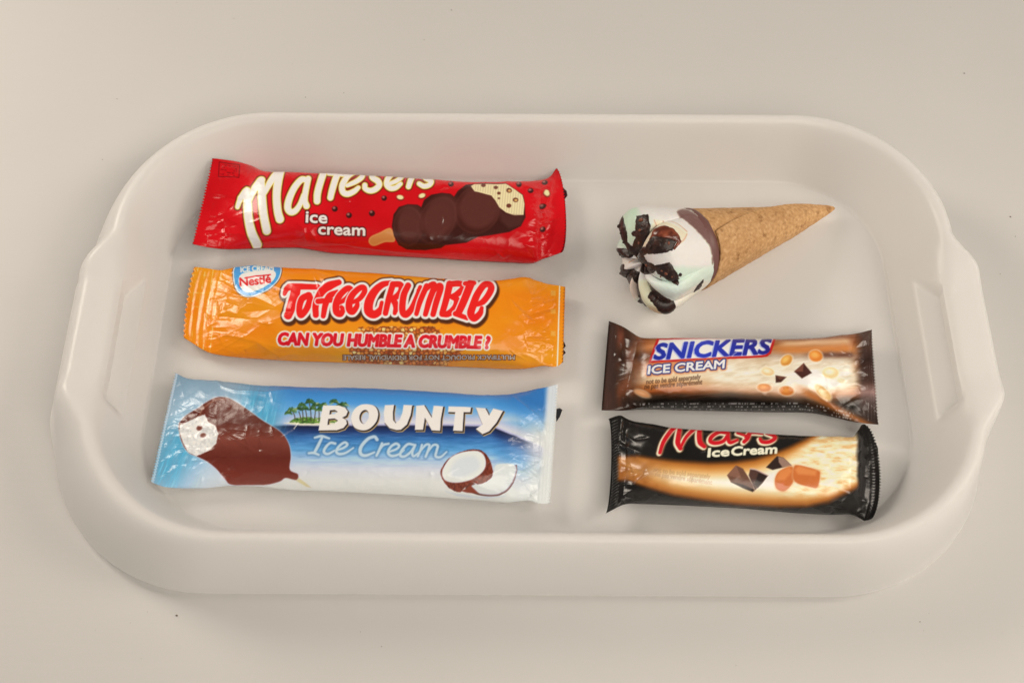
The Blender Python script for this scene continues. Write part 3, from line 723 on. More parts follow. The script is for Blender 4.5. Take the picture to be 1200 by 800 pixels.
    w.crease([(366, 317), (372, 332), (378, 352)], .6, 1.8); w.crease([(366, 316), (385, 321), (403, 326)], .6, 1.8)
    w.crease([(262, 362), (270, 360), (274, 357)], .6, 2); w.crease([(250, 372), (258, 368), (268, 365)], .5, 1.6); w.crease([(246, 391), (256, 392), (261, 402)], .6, 1.8)
    w.facet([(597, 348), (610, 360), (628, 378), (617, 380), (600, 362)], 1.0, 7); w.facet([(594, 406), (606, 412), (618, 422), (602, 418)], .9, 6)
    w.crease([(640, 338), (628, 345), (618, 346)], .6, 2); w.crease([(646, 350), (634, 354), (622, 352)], .6, 2); w.crease([(625, 390), (640, 378), (648, 372)], .6, 2); w.crease([(636, 425), (622, 418), (600, 410)], .6, 2.4)
    w.crease([(262, 392), (300, 400), (332, 420)], .5, 3); w.crease([(322, 421), (330, 416), (345, 414)], .7, 2.4)
    w.scores(201); w.build(); w.flap([(657, 404), (661, 400), (663, 405), (660, 409), (663, 413), (660, 416), (657, 415)], (40, 20, 14), 3)

# ================================================================== blue and white wrapper
def blue_wrapper():
    st = [(205, 436, 176, 564, .3, 8, 2), (213, 441, 190, 570, .5, 7.5, 2), (222, 444, 202, 571.5, 2.5, 6.5, 2), (240, 445, 222, 572, 5, 5.5, 2.1), (258, 447, 242, 572, 7, 5, 2.2), (275, 448.5, 266, 569, 8.8, 4.6, 2.3), (300, 451, 300, 569.5, 11.2, 4.4, 2.5),
          (334, 452.5, 334, 573.5, 13.4, 4.2, 2.7), (360, 453, 360, 574.5, 14, 4.2, 2.8), (410, 453.5, 410, 576.5, 14, 4.2, 2.8), (477, 456.5, 477, 580, 14, 4.2, 2.8), (522, 459.5, 520, 583, 14, 4.2, 2.8), (567, 462.5, 565, 586.5, 13.5, 4.2, 2.8), (599, 461.5, 594, 589, 12, 4.4, 2.6),
          (618, 457.5, 608, 587, 8, 5, 2.3), (632, 455, 623, 586, 3.5, 6, 2), (640, 453.5, 631, 590.5, 1.0, 6.5, 2), (654, 450, 645, 589.5, .3, 7, 2)]
    w = Wrapper('wrapped_ice_cream_bar', 'blue and white ice cream bar wrapper with a beach, palm trees and a coconut', st, 9, 17, (214, 210, 204), teeth=(40, 38), group='wrapped ice cream bars on the tray')
    f = w.film; X, Y = f.X, f.Y
    # sea, sky and sand; the horizon dips at the right
    hz = 499 + 0.004*(X-410) + np.where(X > 575, (X-575)*0.42, 0) + 1.2*(fbm(X/18, Y*0, 2, 2)-.5)
    v = Y-hz
    f.C[:] = f.ramp(v, [(-48, (48, 116, 178)), (-30, (66, 142, 200)), (-18, (98, 160, 210)), (-9, (176, 180, 212)), (-4, (202, 196, 214)), (-1.5, (170, 164, 190)), (0.5, (30, 36, 66)), (6, (34, 58, 108)), (14, (56, 112, 168)), (27, (84, 150, 196)), (37, (148, 178, 206)), (50, (196, 194, 202)), (64, (212, 206, 200)), (90, (214, 208, 200))])
    cl = sstep(.45, .75, fbm(X/40, Y/10, 21, 4))*np.exp(-((v+14)/10)**2); f.mix(.6*cl, (206, 200, 214))
    wv = (fbm(X/16, Y/2.2, 33, 3)-.45)*sstep(4, 12, v)*(1-sstep(35, 55, v)); f.C += (wv*46)[:, None]
    # left part: pale turquoise glow and blurred blue fronds
    lf = 1-sstep(255, 345, X+0.25*(Y-500))
    f.mix(lf*0.9, f.ramp(Y, [(440, (128, 150, 158)), (480, (160, 180, 188)), (520, (152, 182, 194)), (545, (178, 190, 202)), (575, (194, 196, 208))]))
    grey = (1-sstep(180, 232, X+0.22*(Y-440)))*0.75; f.mix(grey, (120, 140, 148))
    for c, r, ang, n0 in (((196, 548), 34, -1.2, 1), ((218, 520), 26, -1.0, 4), ((300, 478), 26, -1.35, 7), ((316, 492), 22, -1.3, 5)):
        dx, dy = X-c[0], Y-c[1]; rr = np.hypot(dx, dy*0.8); th = np.arctan2(dy, dx)
        m = np.exp(-(rr/r)**2*1.6); ray = fbm((dx*math.sin(ang)-dy*math.cos(ang))/2.2, (dx*math.cos(ang)+dy*math.sin(ang))/22, n0, 3)
        f.mix(np.clip(m*(0.35+.9*ray), 0, .85), f.ramp(ray, [(.2, (40, 128, 160)), (.55, (64, 160, 190)), (.8, (140, 200, 214))]))
    # island
    z = lambda p: zoomed((325, 460), 7.742, p)
    i, d = f.poly(z([(60, 275), (130, 262), (240, 250), (420, 252), (560, 262), (600, 280), (420, 292), (200, 292)])); f.put(i, d, (214, 204, 170), .9)
    i, d = f.poly(z([(110, 262), (150, 235), (240, 215), (330, 225), (430, 215), (560, 240), (560, 262), (420, 270), (240, 272)])); sp = fbm(X[i]/2.2, Y[i]/1.8, 9, 3); f.put(i, d+2.5*(sp-.5), f.ramp(sp, [(.2, (46, 84, 30)), (.5, (96, 140, 44)), (.8, (170, 186, 84))]), .7)
    for (x0, y0, x1, y1) in ((230, 255, 222, 130), (262, 250, 255, 150), (305, 255, 290, 90), (330, 250, 345, 120), (372, 250, 375, 150), (400, 250, 420, 130), (160, 240, 140, 170), (210, 250, 195, 170)):
        i, d = f.stroke(z([(x0, y0), (0.5*(x0+x1)+5, 0.5*(y0+y1)), (x1, y1)]), 1.1); f.put(i, d, (84, 78, 52), .6)
    r = np.random.default_rng(3)
    for (cx, cy, R) in ((222, 110, 44), (290, 80, 48), (355, 110, 46), (255, 140, 36), (380, 150, 34), (420, 110, 40), (516, 80, 46), (600, 110, 50), (135, 160, 50), (100, 180, 34), (192, 145, 34), (320, 140, 34), (560, 120, 40)):
        for k in range(9):
            a = -math.pi*.5 + (k-4)*0.52 + r.uniform(-.15, .15); L = R*r.uniform(.75, 1.15)
            p = z([(cx, cy), (cx+math.cos(a)*L*.6, cy+math.sin(a)*L*.5), (cx+math.cos(a)*L, cy+math.sin(a)*L*.35+L*.28)])
            i, d = f.stroke(p, [1.5, 1.7, .6], pad=4); f.put(i, d, [(52, 88, 40), (78, 118, 54), (38, 70, 34), (150, 168, 110)][r.choice(4, p=[.35, .3, .2, .15])], .7, .95)
    # lettering
    S = []
    za = lambda p: zoomed((325, 460), 7.742, p)
    zc = lambda p: zoomed((470, 460), 5.716, p)
    def glyph(p, holes=()):
        i, d = f.poly(p, pad=10); full = np.full(X.size, 1e3); full[i] = d
        for h in holes:
            j, e = f.poly(h, pad=10); t = np.full(X.size, 1e3); t[j] = e; full = np.maximum(full, -t)
        k = np.nonzero(full < 12)[0]; return k, full[k]
    letters = [
        (za([(415, 110), (560, 112), (615, 130), (640, 165), (625, 205), (590, 222), (625, 245), (632, 280), (600, 318), (540, 338), (372, 340), (390, 220)]), [za([(478, 155), (520, 152), (545, 168), (520, 188), (472, 192)]), za([(462, 235), (520, 232), (548, 250), (520, 280), (455, 288)])]),
        (spline(za([(800, 102), (880, 118), (915, 180), (900, 260), (840, 325), (770, 342), (700, 315), (668, 240), (690, 160), (740, 115)]), 5, True), [spline(za([(800, 155), (825, 180), (825, 235), (795, 280), (762, 270), (745, 225), (762, 175)]), 5, True)]),
        (za([(975, 112), (1060, 110), (1050, 180), (1052, 250), (1075, 278), (1110, 250), (1135, 180), (1145, 110), (1230, 112)]).tolist() + zc([(75, 86), (65, 150), (40, 215), (0, 250)]).tolist() + za([(1080, 342), (1020, 325), (970, 270), (965, 190)]).tolist(), []),
        (zc([(100, 86), (155, 82), (205, 165), (218, 86), (283, 90), (268, 170), (262, 255), (205, 252), (160, 170), (148, 250), (92, 250), (98, 160)]), []),
        (zc([(318, 90), (470, 95), (464, 130), (420, 130), (412, 256), (348, 254), (362, 130), (314, 128)]), []),
        (zc([(500, 96), (565, 100), (590, 150), (618, 104), (684, 122), (640, 200), (590, 258), (545, 276), (500, 240), (545, 210), (520, 150)]), [])]
    parts = [glyph(np.asarray(p, float), h) for p, h in letters]
    parts2 = [glyph(np.asarray(p, float)+np.array([1.7, 1.9]), [np.asarray(q)+np.array([1.7, 1.9]) for q in h]) for p, h in letters]
    parts1 = [glyph(np.asarray(p, float)+np.array([1.0, 1.0]), [np.asarray(q)+np.array([1.0, 1.0]) for q in h]) for p, h in letters]
    i, d = f.union(parts2); f.put(i, d-.6, (190, 156, 100), .6)
    i, d = f.union(parts1); f.put(i, d-.5, (44, 34, 36), .6)
    i, d = f.union(parts); f.put(i, d+.1, (228, 216, 206), .55)
    # flowing second line
    S = [(za([(340, 405), (400, 392), (470, 412)]), [2, 2.6, 2]), (za([(405, 405), (370, 480), (335, 545)]), [2.4, 3.0, 2.6]), (za([(285, 548), (330, 545), (375, 562)]), [2, 2.6, 2]),
         (za([(525, 460), (480, 455), (435, 500), (425, 540), (460, 555), (520, 525)]), [2.4, 2.4, 2.6, 2.6, 2.4, 1.8]), (za([(545, 520), (600, 500), (635, 470), (610, 450), (565, 480), (535, 530), (560, 555), (620, 545), (690, 500)]), [2, 2.2, 2.4, 2.4, 2.4, 2.6, 2.6, 2.2, 1.5]),
         (za([(905, 425), (880, 400), (820, 420), (760, 490), (755, 550), (800, 570), (880, 540)]), [3, 2.8, 3, 3.2, 3.2, 2.8, 1.8]), (za([(950, 460), (925, 520), (900, 570)]), [2.4, 2.6, 2.2]), (za([(925, 520), (960, 475), (1010, 462)]), [2, 2.4, 2]),
         (za([(1015, 535), (1080, 510), (1105, 480), (1075, 462), (1030, 490), (1005, 540), (1035, 572), (1095, 560), (1150, 520)]), [2, 2.2, 2.4, 2.4, 2.4, 2.6, 2.6, 2.2, 1.5]),
         (zc([(90, 350), (45, 345), (5, 385), (-5, 420), (25, 425), (65, 395), (95, 350)]), [2.2, 2.4, 2.6, 2.6, 2.4, 2.2, 2.2]), (zc([(95, 350), (75, 400), (85, 425), (120, 400)]), [2.2, 2.4, 2.2, 1.6]),
         (zc([(140, 350), (130, 385), (112, 425)]), [2.2, 2.4, 2.2]), (zc([(125, 395), (165, 350), (190, 352), (180, 390), (165, 428)]), [1.8, 2.2, 2.4, 2.4, 2.2]), (zc([(180, 395), (215, 352), (245, 355), (238, 390), (232, 425), (265, 430), (305, 395)]), [1.8, 2.2, 2.4, 2.4, 2.4, 2.2, 1.4])]
    i, d = f.union([f.stroke(p, np.array(q)*1.22) for p, q in S]); f.put(i, d-1.8, (60, 104, 140), 1.6, .5); f.put(i, d-.1, (190, 202, 206), .8, .88)
    # coconut halves
    i, d = f.poly(zc([(300, 660), (330, 672), (520, 695), (640, 692), (700, 690), (560, 706), (380, 690)])); f.put(i, d, (176, 186, 206), 1.6, .7)
    i, d = f.poly(zc([(430, 640), (470, 600), (520, 612), (600, 560), (640, 540), (760, 485), (776, 495), (768, 560), (730, 640), (660, 685), (570, 690), (490, 675)]), smooth=True); f.put(i, d, (104, 54, 40), .6)
    i, d = f.poly(zc([(450, 640), (500, 608), (560, 590), (620, 540), (640, 480), (755, 480), (766, 540), (720, 635), (650, 678), (560, 680), (500, 664)]), smooth=True); f.put(i, d, (206, 204, 212), 1.0)
    i, d = f.poly(zc([(440, 640), (480, 600), (470, 625), (520, 672), (440, 668), (400, 655)])); f.put(i, d, (140, 58, 34), .8)
    i, d = f.poly(zc([(265, 545), (275, 500), (320, 440), (390, 398), (460, 378), (520, 380), (560, 400), (590, 440), (612, 500), (610, 560), (570, 595), (520, 612), (475, 600), (420, 640), (390, 665), (330, 645), (290, 600)]), smooth=True); sp = fbm(X[i]/1.5, Y[i]/3, 4, 3); f.put(i, d+.8*(sp-.5), f.ramp(sp, [(.2, (104, 38, 22)), (.8, (158, 70, 44))]), .6)
    i, d = f.poly(zc([(275, 540), (290, 490), (335, 430), (400, 398), (470, 386), (525, 392), (560, 425), (568, 480), (545, 530), (490, 572), (420, 596), (350, 602), (295, 585)]), smooth=True); f.put(i, d, (212, 208, 212), .8)
    i, d = f.poly(zc([(330, 520), (365, 455), (430, 425), (490, 425), (520, 450), (525, 500), (480, 540), (400, 565), (345, 560)]), smooth=True); f.put(i, d, (190, 192, 210), 3.0, .55)
    # bitten bar
    z = lambda p: zoomed((170, 430), 5.333, p)
    i, d = f.poly(z([(880, 655), (905, 650), (960, 690), (1005, 722), (1040, 752), (1005, 745), (940, 705), (880, 690)])); f.put(i, d, (206, 190, 140), .8)
    bar = z([(215, 380), (225, 340), (262, 298), (330, 262), (390, 218), (440, 192), (490, 188), (545, 205), (640, 265), (730, 330), (820, 385), (870, 430), (900, 490), (910, 560), (905, 640), (955, 668), (945, 702), (880, 690), (840, 712), (760, 732), (640, 736), (540, 733), (500, 700), (450, 640), (390, 590), (320, 555), (270, 530), (230, 470)])
    i, d = f.poly(bar, smooth=True); f.put(i, d-1.0, (196, 180, 178), 1.0, .6)
    lo = fbm(X[i]/14, Y[i]/10, 6, 3); f.put(i, d, f.ramp(Y[i]+8*(lo-.5), [(466, (112, 46, 30)), (495, (104, 42, 28)), (515, (132, 62, 46)), (535, (108, 40, 28)), (568, (136, 54, 38))]), .7)
    i, d = f.stroke(z([(345, 300), (370, 255), (440, 205), (500, 200)]), 1.4); f.put(i, d, (156, 96, 70), .8, .8)
    i, d = f.poly(z([(217, 400), (225, 362), (270, 345), (330, 310), (375, 298), (395, 340), (440, 365), (462, 420), (450, 480), (400, 520), (320, 556), (270, 530), (235, 470)])); sp = fbm(X[i]/2.5, Y[i]/2.5, 14, 3); f.put(i, d+1.6*(sp-.5), f.ramp(sp, [(.2, (196, 188, 176)), (.7, (226, 220, 210))]), .7)
    for c in ((340, 382), (362, 425)): f.put(*f.ell(z([c])[0], 3.4, 2.6, -.3), (124, 60, 44), .8)
    f.mix(sstep(580, 632, X+.05*(Y-500))*.5*sstep(-40, -15, v), (196, 202, 214))  # pale printed right end, with a hazy film sheen painted into the colour
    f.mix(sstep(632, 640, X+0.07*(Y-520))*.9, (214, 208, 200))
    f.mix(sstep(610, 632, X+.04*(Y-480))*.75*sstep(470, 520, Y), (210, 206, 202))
    i, d = f.stroke([(207, 436), (178, 564)], 2.4); f.put(i, d, (196, 202, 206), 1.2, .8)
    f.C = f.C*.86 + .14*(f.C @ np.array([.3, .55, .15]))[:, None]
    w.rumple(1.2, 55, 51, 1.7); w.crinkle(.40, 14, 21, 45, .14); w.crinkle(.11, 5.5, 22, 26, .10); w.rumple(.45, 15, 52, 1.3)
    w.gathers(61, 8, .45, 60, 'l'); w.gathers(62, 12, .55, 36, 'r')
    w.facet([(246, 500), (330, 508), (312, 520), (270, 532), (240, 538)], 1.2, 14); w.crease([(226, 500), (222, 530), (214, 565)], .5, 1.6)
    for p in ([(280, 516), (296, 512), (330, 505)], [(290, 500), (288, 512), (292, 524)], [(304, 505), (306, 520)], [(318, 500), (322, 516)], [(262, 508), (284, 520), (300, 531)], [(330, 512), (345, 504), (352, 492)], [(248, 516), (272, 505), (290, 508)]): w.crease(p, .5, 1.6)
    w.crease([(252, 446), (262, 454), (275, 458), (312, 460), (345, 456)], .8, 1.8); w.crease([(318, 460), (320, 470)], .5, 1.4); w.crease([(320, 470), (340, 478), (350, 474)], .4, 1.4); w.crease([(238, 552), (236, 566)], .7, 2.4)
    w.crease([(606, 560), (618, 574), (628, 586)], .7, 2); w.crease([(640, 455), (634, 500), (630, 588)], -.7, 2.2); w.crease([(600, 463), (612, 474), (640, 500)], .7, 2.5); w.crease([(628, 490), (636, 498), (640, 506)], .8, 2.2)
    w.facet([(624, 505), (640, 500), (638, 545), (626, 550)], .8, 6); w.crimp('r', 4.2, .07)
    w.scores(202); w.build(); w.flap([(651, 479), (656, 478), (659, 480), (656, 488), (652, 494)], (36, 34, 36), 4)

# ================================================================== brown wrapper
def nut(f, c, rx, ry, ang, col, hi):
    f.put(*f.ell((c[0], c[1]), rx+1.0, ry+1.0, ang), (250, 232, 196), 1.2, .6)
    f.put(*f.ell(c, rx, ry, ang), col, .9)
    f.put(*f.ell((c[0]-rx*.15, c[1]-ry*.2), rx*.6, ry*.5, ang), hi, 1.6, .8)

def chunk(f, p, col, cut, k=0):
    i, d = f.poly(p); f.put(i, d, col, .7)
    c = np.mean(p, 0); p2 = np.vstack([p[:2], c]); i, d = f.poly(p2); f.put(i, d, cut, .8, .8)

def brown_wrapper():
    st = [(713.5, 376, 705, 480.5, .3, 8, 2), (722, 379, 716, 481, .4, 7.5, 2), (732, 383.5, 728, 481, 2.5, 6.5, 2), (740, 389.5, 740, 480.5, 6.5, 5.5, 2.2), (748, 396, 750, 479.5, 11, 4.8, 2.6), (764, 396.2, 764, 479.5, 14, 4.4, 2.9), (795, 396.2, 795, 480.5, 15, 4.2, 3.0),
          (860, 396.8, 860, 482, 15, 4.2, 3.0), (909, 396.8, 909, 483, 15, 4.2, 2.9), (940, 396.5, 938, 483, 14, 4.3, 2.8), (962, 395.5, 958, 484.5, 11, 4.8, 2.5), (987, 393, 982, 490, 6, 5.8, 2.2), (1004, 390.5, 1002, 494.5, 2.5, 6.8, 2), (1012, 388.8, 1014, 496, .6, 7.2, 2), (1022, 386, 1030, 497.5, .3, 7.5, 2)]
    w = Wrapper('wrapped_ice_cream_bar', 'brown and caramel ice cream bar wrapper with blue lettering in a red framed panel', st, 11, 13, (46, 30, 24), teeth=(32, 32), group='wrapped ice cream bars on the tray')
    f = w.film; X, Y = f.X, f.Y
    U = (Y-396)/85.0; wob = (fbm(X/45, Y/14, 3, 3)-.45)
    v = U + .10*wob + 0.05*np.sin((X-760)/45)
    body = f.ramp(v, [(-.3, (60, 30, 20)), (0, (150, 84, 44)), (.12, (196, 120, 60)), (.24, (112, 62, 36)), (.36, (190, 118, 66)), (.5, (214, 178, 132)), (.58, (212, 176, 128)), (.66, (196, 124, 62)), (.74, (176, 92, 38)), (.81, (66, 42, 24)), (.87, (34, 26, 20)), (1.3, (30, 24, 20))])
    f.C[:] = body
    st_ = fbm(X/50, (Y+.1*(X-860))/4.5, 9, 4)-.45
    f.C += (st_*70)[:, None]
    # creamy middle on the right
    cr = sstep(770, 860, X+30*wob)*np.exp(-((U-.45-.03*np.sin(X/60)+.0004*(880-X))/.27)**4)*(1-sstep(992, 1010, X))
    tex = fbm(X/14, (Y+.12*X)/3.0, 15, 4)
    f.mix(np.clip(cr, 0, 1)*.95, f.ramp(tex, [(.2, (206, 184, 148)), (.5, (222, 206, 176)), (.75, (232, 222, 198))]))
    gl = np.exp(-(((X-950)/38)**2+((U-.62)/.2)**2)); f.mix(.6*gl, (246, 240, 226))
    # dark left end with a reddish glow
    dk = 1-sstep(728, 768, X+6*wob+14*(U-.4)**2); f.mix(dk*.92, f.ramp(fbm(X/10, Y/26, 4, 3), [(.25, (46, 28, 20)), (.6, (92, 50, 32)), (.8, (128, 66, 40))]))
    gl = np.exp(-(((X-738-(Y-440)*-.5)/10)**2+((Y-452)/18)**2)); f.mix(.6*gl, (160, 84, 46))
    gl = np.exp(-(((X-727)/5)**2+((Y-395)/9)**2)); f.mix(.7*gl, (140, 74, 50))
    f.mix((1-sstep(718, 728, X))*.8, (66, 46, 38))
    rd = sstep(998, 1012, X+3*wob); f.mix(rd*.9, f.ramp(U, [(-.1, (84, 64, 54)), (.3, (48, 30, 26)), (.6, (60, 36, 30)), (.75, (150, 118, 110)), (.9, (84, 62, 54)), (1.1, (60, 44, 38))]))
    sw = np.exp(-((Y-(468+.55*(X-960)))/5.5)**2)*sstep(925, 950, X); f.mix(.85*sw, (190, 106, 42))
    sw = np.exp(-((Y-(478+.45*(X-960)))/5)**2)*sstep(930, 950, X); f.mix(.9*sw, (60, 36, 22))
    tp = np.exp(-((Y-(402-.02*(X-920)))/4)**2)*sstep(905, 925, X)*(1-sstep(990, 1003, X)); f.mix(.7*tp, (232, 190, 140))
    tp = np.exp(-((Y-(410+.0*(X-920)))/4)**2)*sstep(905, 925, X)*(1-sstep(990, 1003, X)); f.mix(.8*tp, (204, 120, 50))
    tp = np.exp(-((Y-416)/3.6)**2)*sstep(935, 960, X)*(1-sstep(996, 1004, X)); f.mix(.8*tp, (96, 54, 38))
    # panel
    pn = [(769.5, 397), (910, 394), (903.5, 414), (899, 417.5), (893, 418.5), (760, 425.5)]
    i, d = f.poly(pn); f.put(i, d, (196, 30, 26), .6)
    pn = [(772.5, 398.5), (906.5, 395), (900.5, 412.5), (897, 415), (892, 415.8), (763.5, 422.8)]
    i, d = f.poly(pn); f.put(i, d, (222, 216, 216), .6)
    z = lambda p: zoomed((750, 390), 7.059, p)
    def slab(k, x0, x1, base0, base1, t0, t1):
        return None
    # letters: italic slab strokes
    i, d = f.text('SNICKERS', (766.5, 421.0), (900.5, 413.6), 17.2, shear=.30)
    full = np.full(X.size, 1e3); full[i] = d
    j, e = f.text('SNICKERS', (764.6, 421.6), (898.6, 414.2), 17.2, shear=.30)
    f.put(j, e-.9, (150, 156, 200), .8, .8)
    f.put(i, d-1.15, f.ramp(X[i], [(765, (34, 46, 146)), (820, (50, 62, 178)), (905, (42, 40, 128))]), .5)
    i, d = f.text('ICE CREAM', (759.5, 438.3), (848.5, 430.8), 9.2, shear=.18)
    ex = np.full(X.size, 1e3); ex[i] = d
    f.put(i, d-3.2, (206, 112, 60), 1.4, .85); f.put(i, d-1.9, (40, 50, 116), .6); f.put(i, d-.55, (230, 226, 226), .5)
    i, d = f.text('not to be sold separately', (757.5, 450), (820.5, 444), 5.4, shear=.2); f.put(i, d-.1, (70, 38, 22), .6, .9)
    i, d = f.text('ne pas vendre séparément', (755.5, 455.5), (822.5, 450), 5.4, shear=.2); f.put(i, d-.1, (70, 38, 22), .6, .9)
    # nuts and chocolate
    zb = lambda p: zoomed((860, 370), 6.156, p)
    for c, rx, ry, a, col, hi in (((380, 320), 7.6, 5.6, -.7, (206, 134, 50), (240, 186, 92)), ((590, 290), 8, 6.4, .2, (214, 120, 36), (240, 170, 80)), ((695, 412), 9.5, 6.6, 0, (222, 190, 128), (244, 228, 190)), ((245, 402), 7.5, 4.6, .2, (220, 180, 120), (240, 224, 190)),
                              ((220, 518), 8, 4.6, .05, (206, 116, 44), (238, 160, 74)), ((380, 540), 8.5, 5.4, .1, (204, 114, 40), (236, 152, 66)), ((640, 552), 12, 5.4, .75, (214, 164, 96), (240, 214, 160)), ((770, 470), 4, 2.6, .3, (226, 188, 140), (240, 220, 180))):
        nut(f, tuple(zb([c])[0]), rx, ry, a, col, hi)
    chunk(f, zb([(435, 402), (505, 340), (562, 412), (490, 452)]), (78, 40, 32), (132, 76, 56)); chunk(f, zb([(300, 430), (378, 442), (340, 478), (302, 482)]), (76, 40, 30), (120, 70, 50))
    nut(f, (753, 461), 9, 3.2, .35, (206, 128, 70), (236, 180, 130))
    # small print along the front edge
    for k, y0 in enumerate((472.5, 476, 479.5)):
        m = sstep(.40, .5, fbm(X/1.5, k*9+X*0, 70+k, 2))*np.exp(-((Y-(y0+np.where(X > 945, (X-945)*.22, 0)))/1.0)**2)*sstep(748, 752, X)*(1-sstep(1000, 1004, X)); f.mix(.7*m, (196, 188, 180))
    f.C = f.C*.88 + .12*(f.C @ np.array([.3, .55, .15]))[:, None]
    w.rumple(1.0, 45, 71, 1.7); w.crinkle(.34, 14, 28, 45, .12); w.rumple(.35, 13, 72, 1.3); w.gathers(81, 9, .45, 30, 'l'); w.gathers(82, 11, .55, 36, 'r')
    w.crease([(748, 397), (738, 440), (729, 478)], -.5, 2.2); w.crease([(938, 462), (946, 455), (955, 460), (985, 485)], .9, 3.0); w.crease([(992, 402), (996, 415), (988, 400)], .6, 2); w.crease([(1004, 391), (995, 420)], -.7, 2.4)
    w.facet([(996, 468), (1024, 452), (1028, 484), (1010, 480)], .9, 8); w.facet([(1005, 392), (1021, 389), (1018, 404), (1002, 408)], .7, 5); w.facet([(735, 480), (752, 468), (764, 478)], .7, 5)
    w.crimp('l', 3.4, .05); w.crimp('r', 3.4, .05)
    w.scores(203); w.build()

# ================================================================== black wrapper
def black_wrapper():
    st = [(713, 490.5, 709, 601.5, .3, 9, 2, 5), (721, 487.5, 720, 596, .4, 8.5, 2, 3), (728, 485.5, 727, 592, 1.5, 8, 2, 1), (736, 492.5, 736, 589.8, 6.5, 6, 2.2), (750, 495, 750, 590, 11, 5, 2.6), (767, 498, 767, 590.7, 13.5, 4.5, 2.9), (781, 501, 781, 591.3, 15, 4.2, 3.0),
          (812, 503, 812, 592.5, 15, 4.2, 3.0), (870, 505.8, 870, 595.5, 15, 4.2, 3.0), (930, 509.8, 930, 600.7, 15, 4.2, 3.0), (974, 511.6, 972, 603, 15, 4.2, 3.0), (992, 512.2, 988, 602.5, 14, 4.4, 2.9), (1000, 511.5, 997, 602, 11, 5, 2.7), (1004, 507, 1003, 604, 6, 6.5, 2.3),
          (1007, 501, 1009, 608, 3, 8, 2, 3), (1011, 495.5, 1014, 611, .6, 9, 2, 12), (1013, 497, 1018, 608.5, .3, 9.5, 2, 15)]
    w = Wrapper('wrapped_ice_cream_bar', 'black ice cream bar wrapper with red script lettering and printed caramel cubes', st, 14, 8, (30, 26, 24), teeth=(30, 34), group='wrapped ice cream bars on the tray', smooth=3.0)
    f = w.film; X, Y = f.X, f.Y
    f.C[:] = f.ramp(fbm(X/40, Y/20, 3, 3), [(.2, (26, 23, 20)), (.8, (38, 34, 30))])
    # glowing swoosh of ice cream
    top = np.interp(X, [705, 727, 750, 790, 830, 860, 885, 905, 925, 945, 965, 1010, 1040], [540, 533, 534, 539, 541.5, 540.5, 537, 531, 523, 513, 500, 490, 488])
    bot = np.interp(X, [705, 735, 760, 790, 830, 870, 910, 945, 970, 985, 1000, 1012, 1040], [562, 563, 572, 581, 587, 592, 594.5, 594, 588, 581, 574, 566, 545])
    d1 = Y-top; d2 = bot-Y; d = np.minimum(d1, d2); d = np.minimum(d, (X-722)*.8)
    g = f.ramp(d, [(-3.5, (30, 26, 22)), (0, (84, 48, 20)), (4, (176, 104, 36)), (9, (206, 140, 66)), (15, (224, 184, 124)), (21, (232, 210, 176)), (28, (236, 222, 200))])
    f.mix(sstep(-4, 0, d), g)
    lf = (1-sstep(740, 800, X)); f.mix(lf*sstep(0, 5, d)*.8, f.ramp(fbm(X/14, Y/10, 8, 3), [(.2, (150, 84, 34)), (.8, (206, 138, 66))]))
    ic = sstep(910, 955, X+.35*(Y-540))*sstep(3, 12, d)*(1-sstep(572, 588, Y+.0*X)); tex = fbm(X/12+.06*Y, (Y-.10*X)/3.2, 25, 4)
    f.mix(ic*.95, f.ramp(tex, [(.25, (216, 168, 104)), (.42, (228, 200, 146)), (.55, (232, 212, 168)), (.8, (240, 228, 196))]))
    # script lettering
    z = lambda p: zoomed((760, 490), 7.5, p)
    S = [(z([(100, 300), (130, 210), (190, 120), (245, 70)]), [5, 5.8, 6.2, 5]), (z([(275, 85), (262, 160), (258, 215), (280, 262)]), [6, 7, 7.5, 6.5]), (z([(285, 250), (330, 165), (400, 95), (440, 75)]), [4, 5, 5.5, 5]), (z([(450, 80), (446, 150), (455, 210), (490, 245)]), [6.5, 7.5, 7.5, 6]),
         (z([(690, 125), (620, 118), (555, 160), (545, 200), (590, 215), (660, 195), (700, 140)]), [5, 5.5, 6, 6, 5.5, 5.5, 5]), (z([(700, 130), (700, 180), (720, 210), (780, 190)]), [5, 5.5, 5.5, 4]), (z([(780, 130), (850, 150), (870, 150)]), [3, 3.5, 4]), (z([(890, 130), (870, 175), (840, 205)]), [5.5, 6, 5.5]), (z([(850, 165), (900, 125), (1000, 130)]), [3, 4.5, 4]),
         (z([(1060, 110), (1040, 125), (1095, 145), (1110, 175), (1060, 205), (1000, 205), (980, 180)]), [4, 5, 6, 6, 5.5, 5, 4.5])]
    i, dd = f.union([f.stroke(p, np.array(q)*.8) for p, q in S]); j, de = f.union([f.stroke(p+np.array([-1.2, 1.0]), np.array(q)*.8) for p, q in S])
    f.put(j, de-2.0, (104, 76, 50), .9); f.put(i, dd-1.8, (120, 80, 50), .8); f.put(j, de-1.0, (226, 206, 170), .6); f.put(i, dd, (206, 24, 34), .6)
    i, dd = f.text('Ice', (829.5, 535), (854, 533.5), 9.8, shear=.16); f.put(i, dd-.75, (226, 218, 178), .5)
    i, dd = f.text('Cream', (857, 533.3), (910, 530.5), 9.8, shear=.16); f.put(i, dd-.75, (226, 218, 178), .5)
    i, dd = f.text('not to be sold separately', (766, 552.5), (832, 560.5), 5.2); f.put(i, dd, (150, 106, 66), .7, .55)
    i, dd = f.text('ne pas vendre séparément', (768, 557.5), (834, 567.5), 5.2); f.put(i, dd, (150, 106, 66), .7, .5)
    # chocolate and caramel
    chunk(f, z([(690, 500), (770, 412), (830, 440), (880, 520), (920, 590), (930, 640), (820, 600), (722, 560)]), (112, 74, 56), (140, 96, 74))
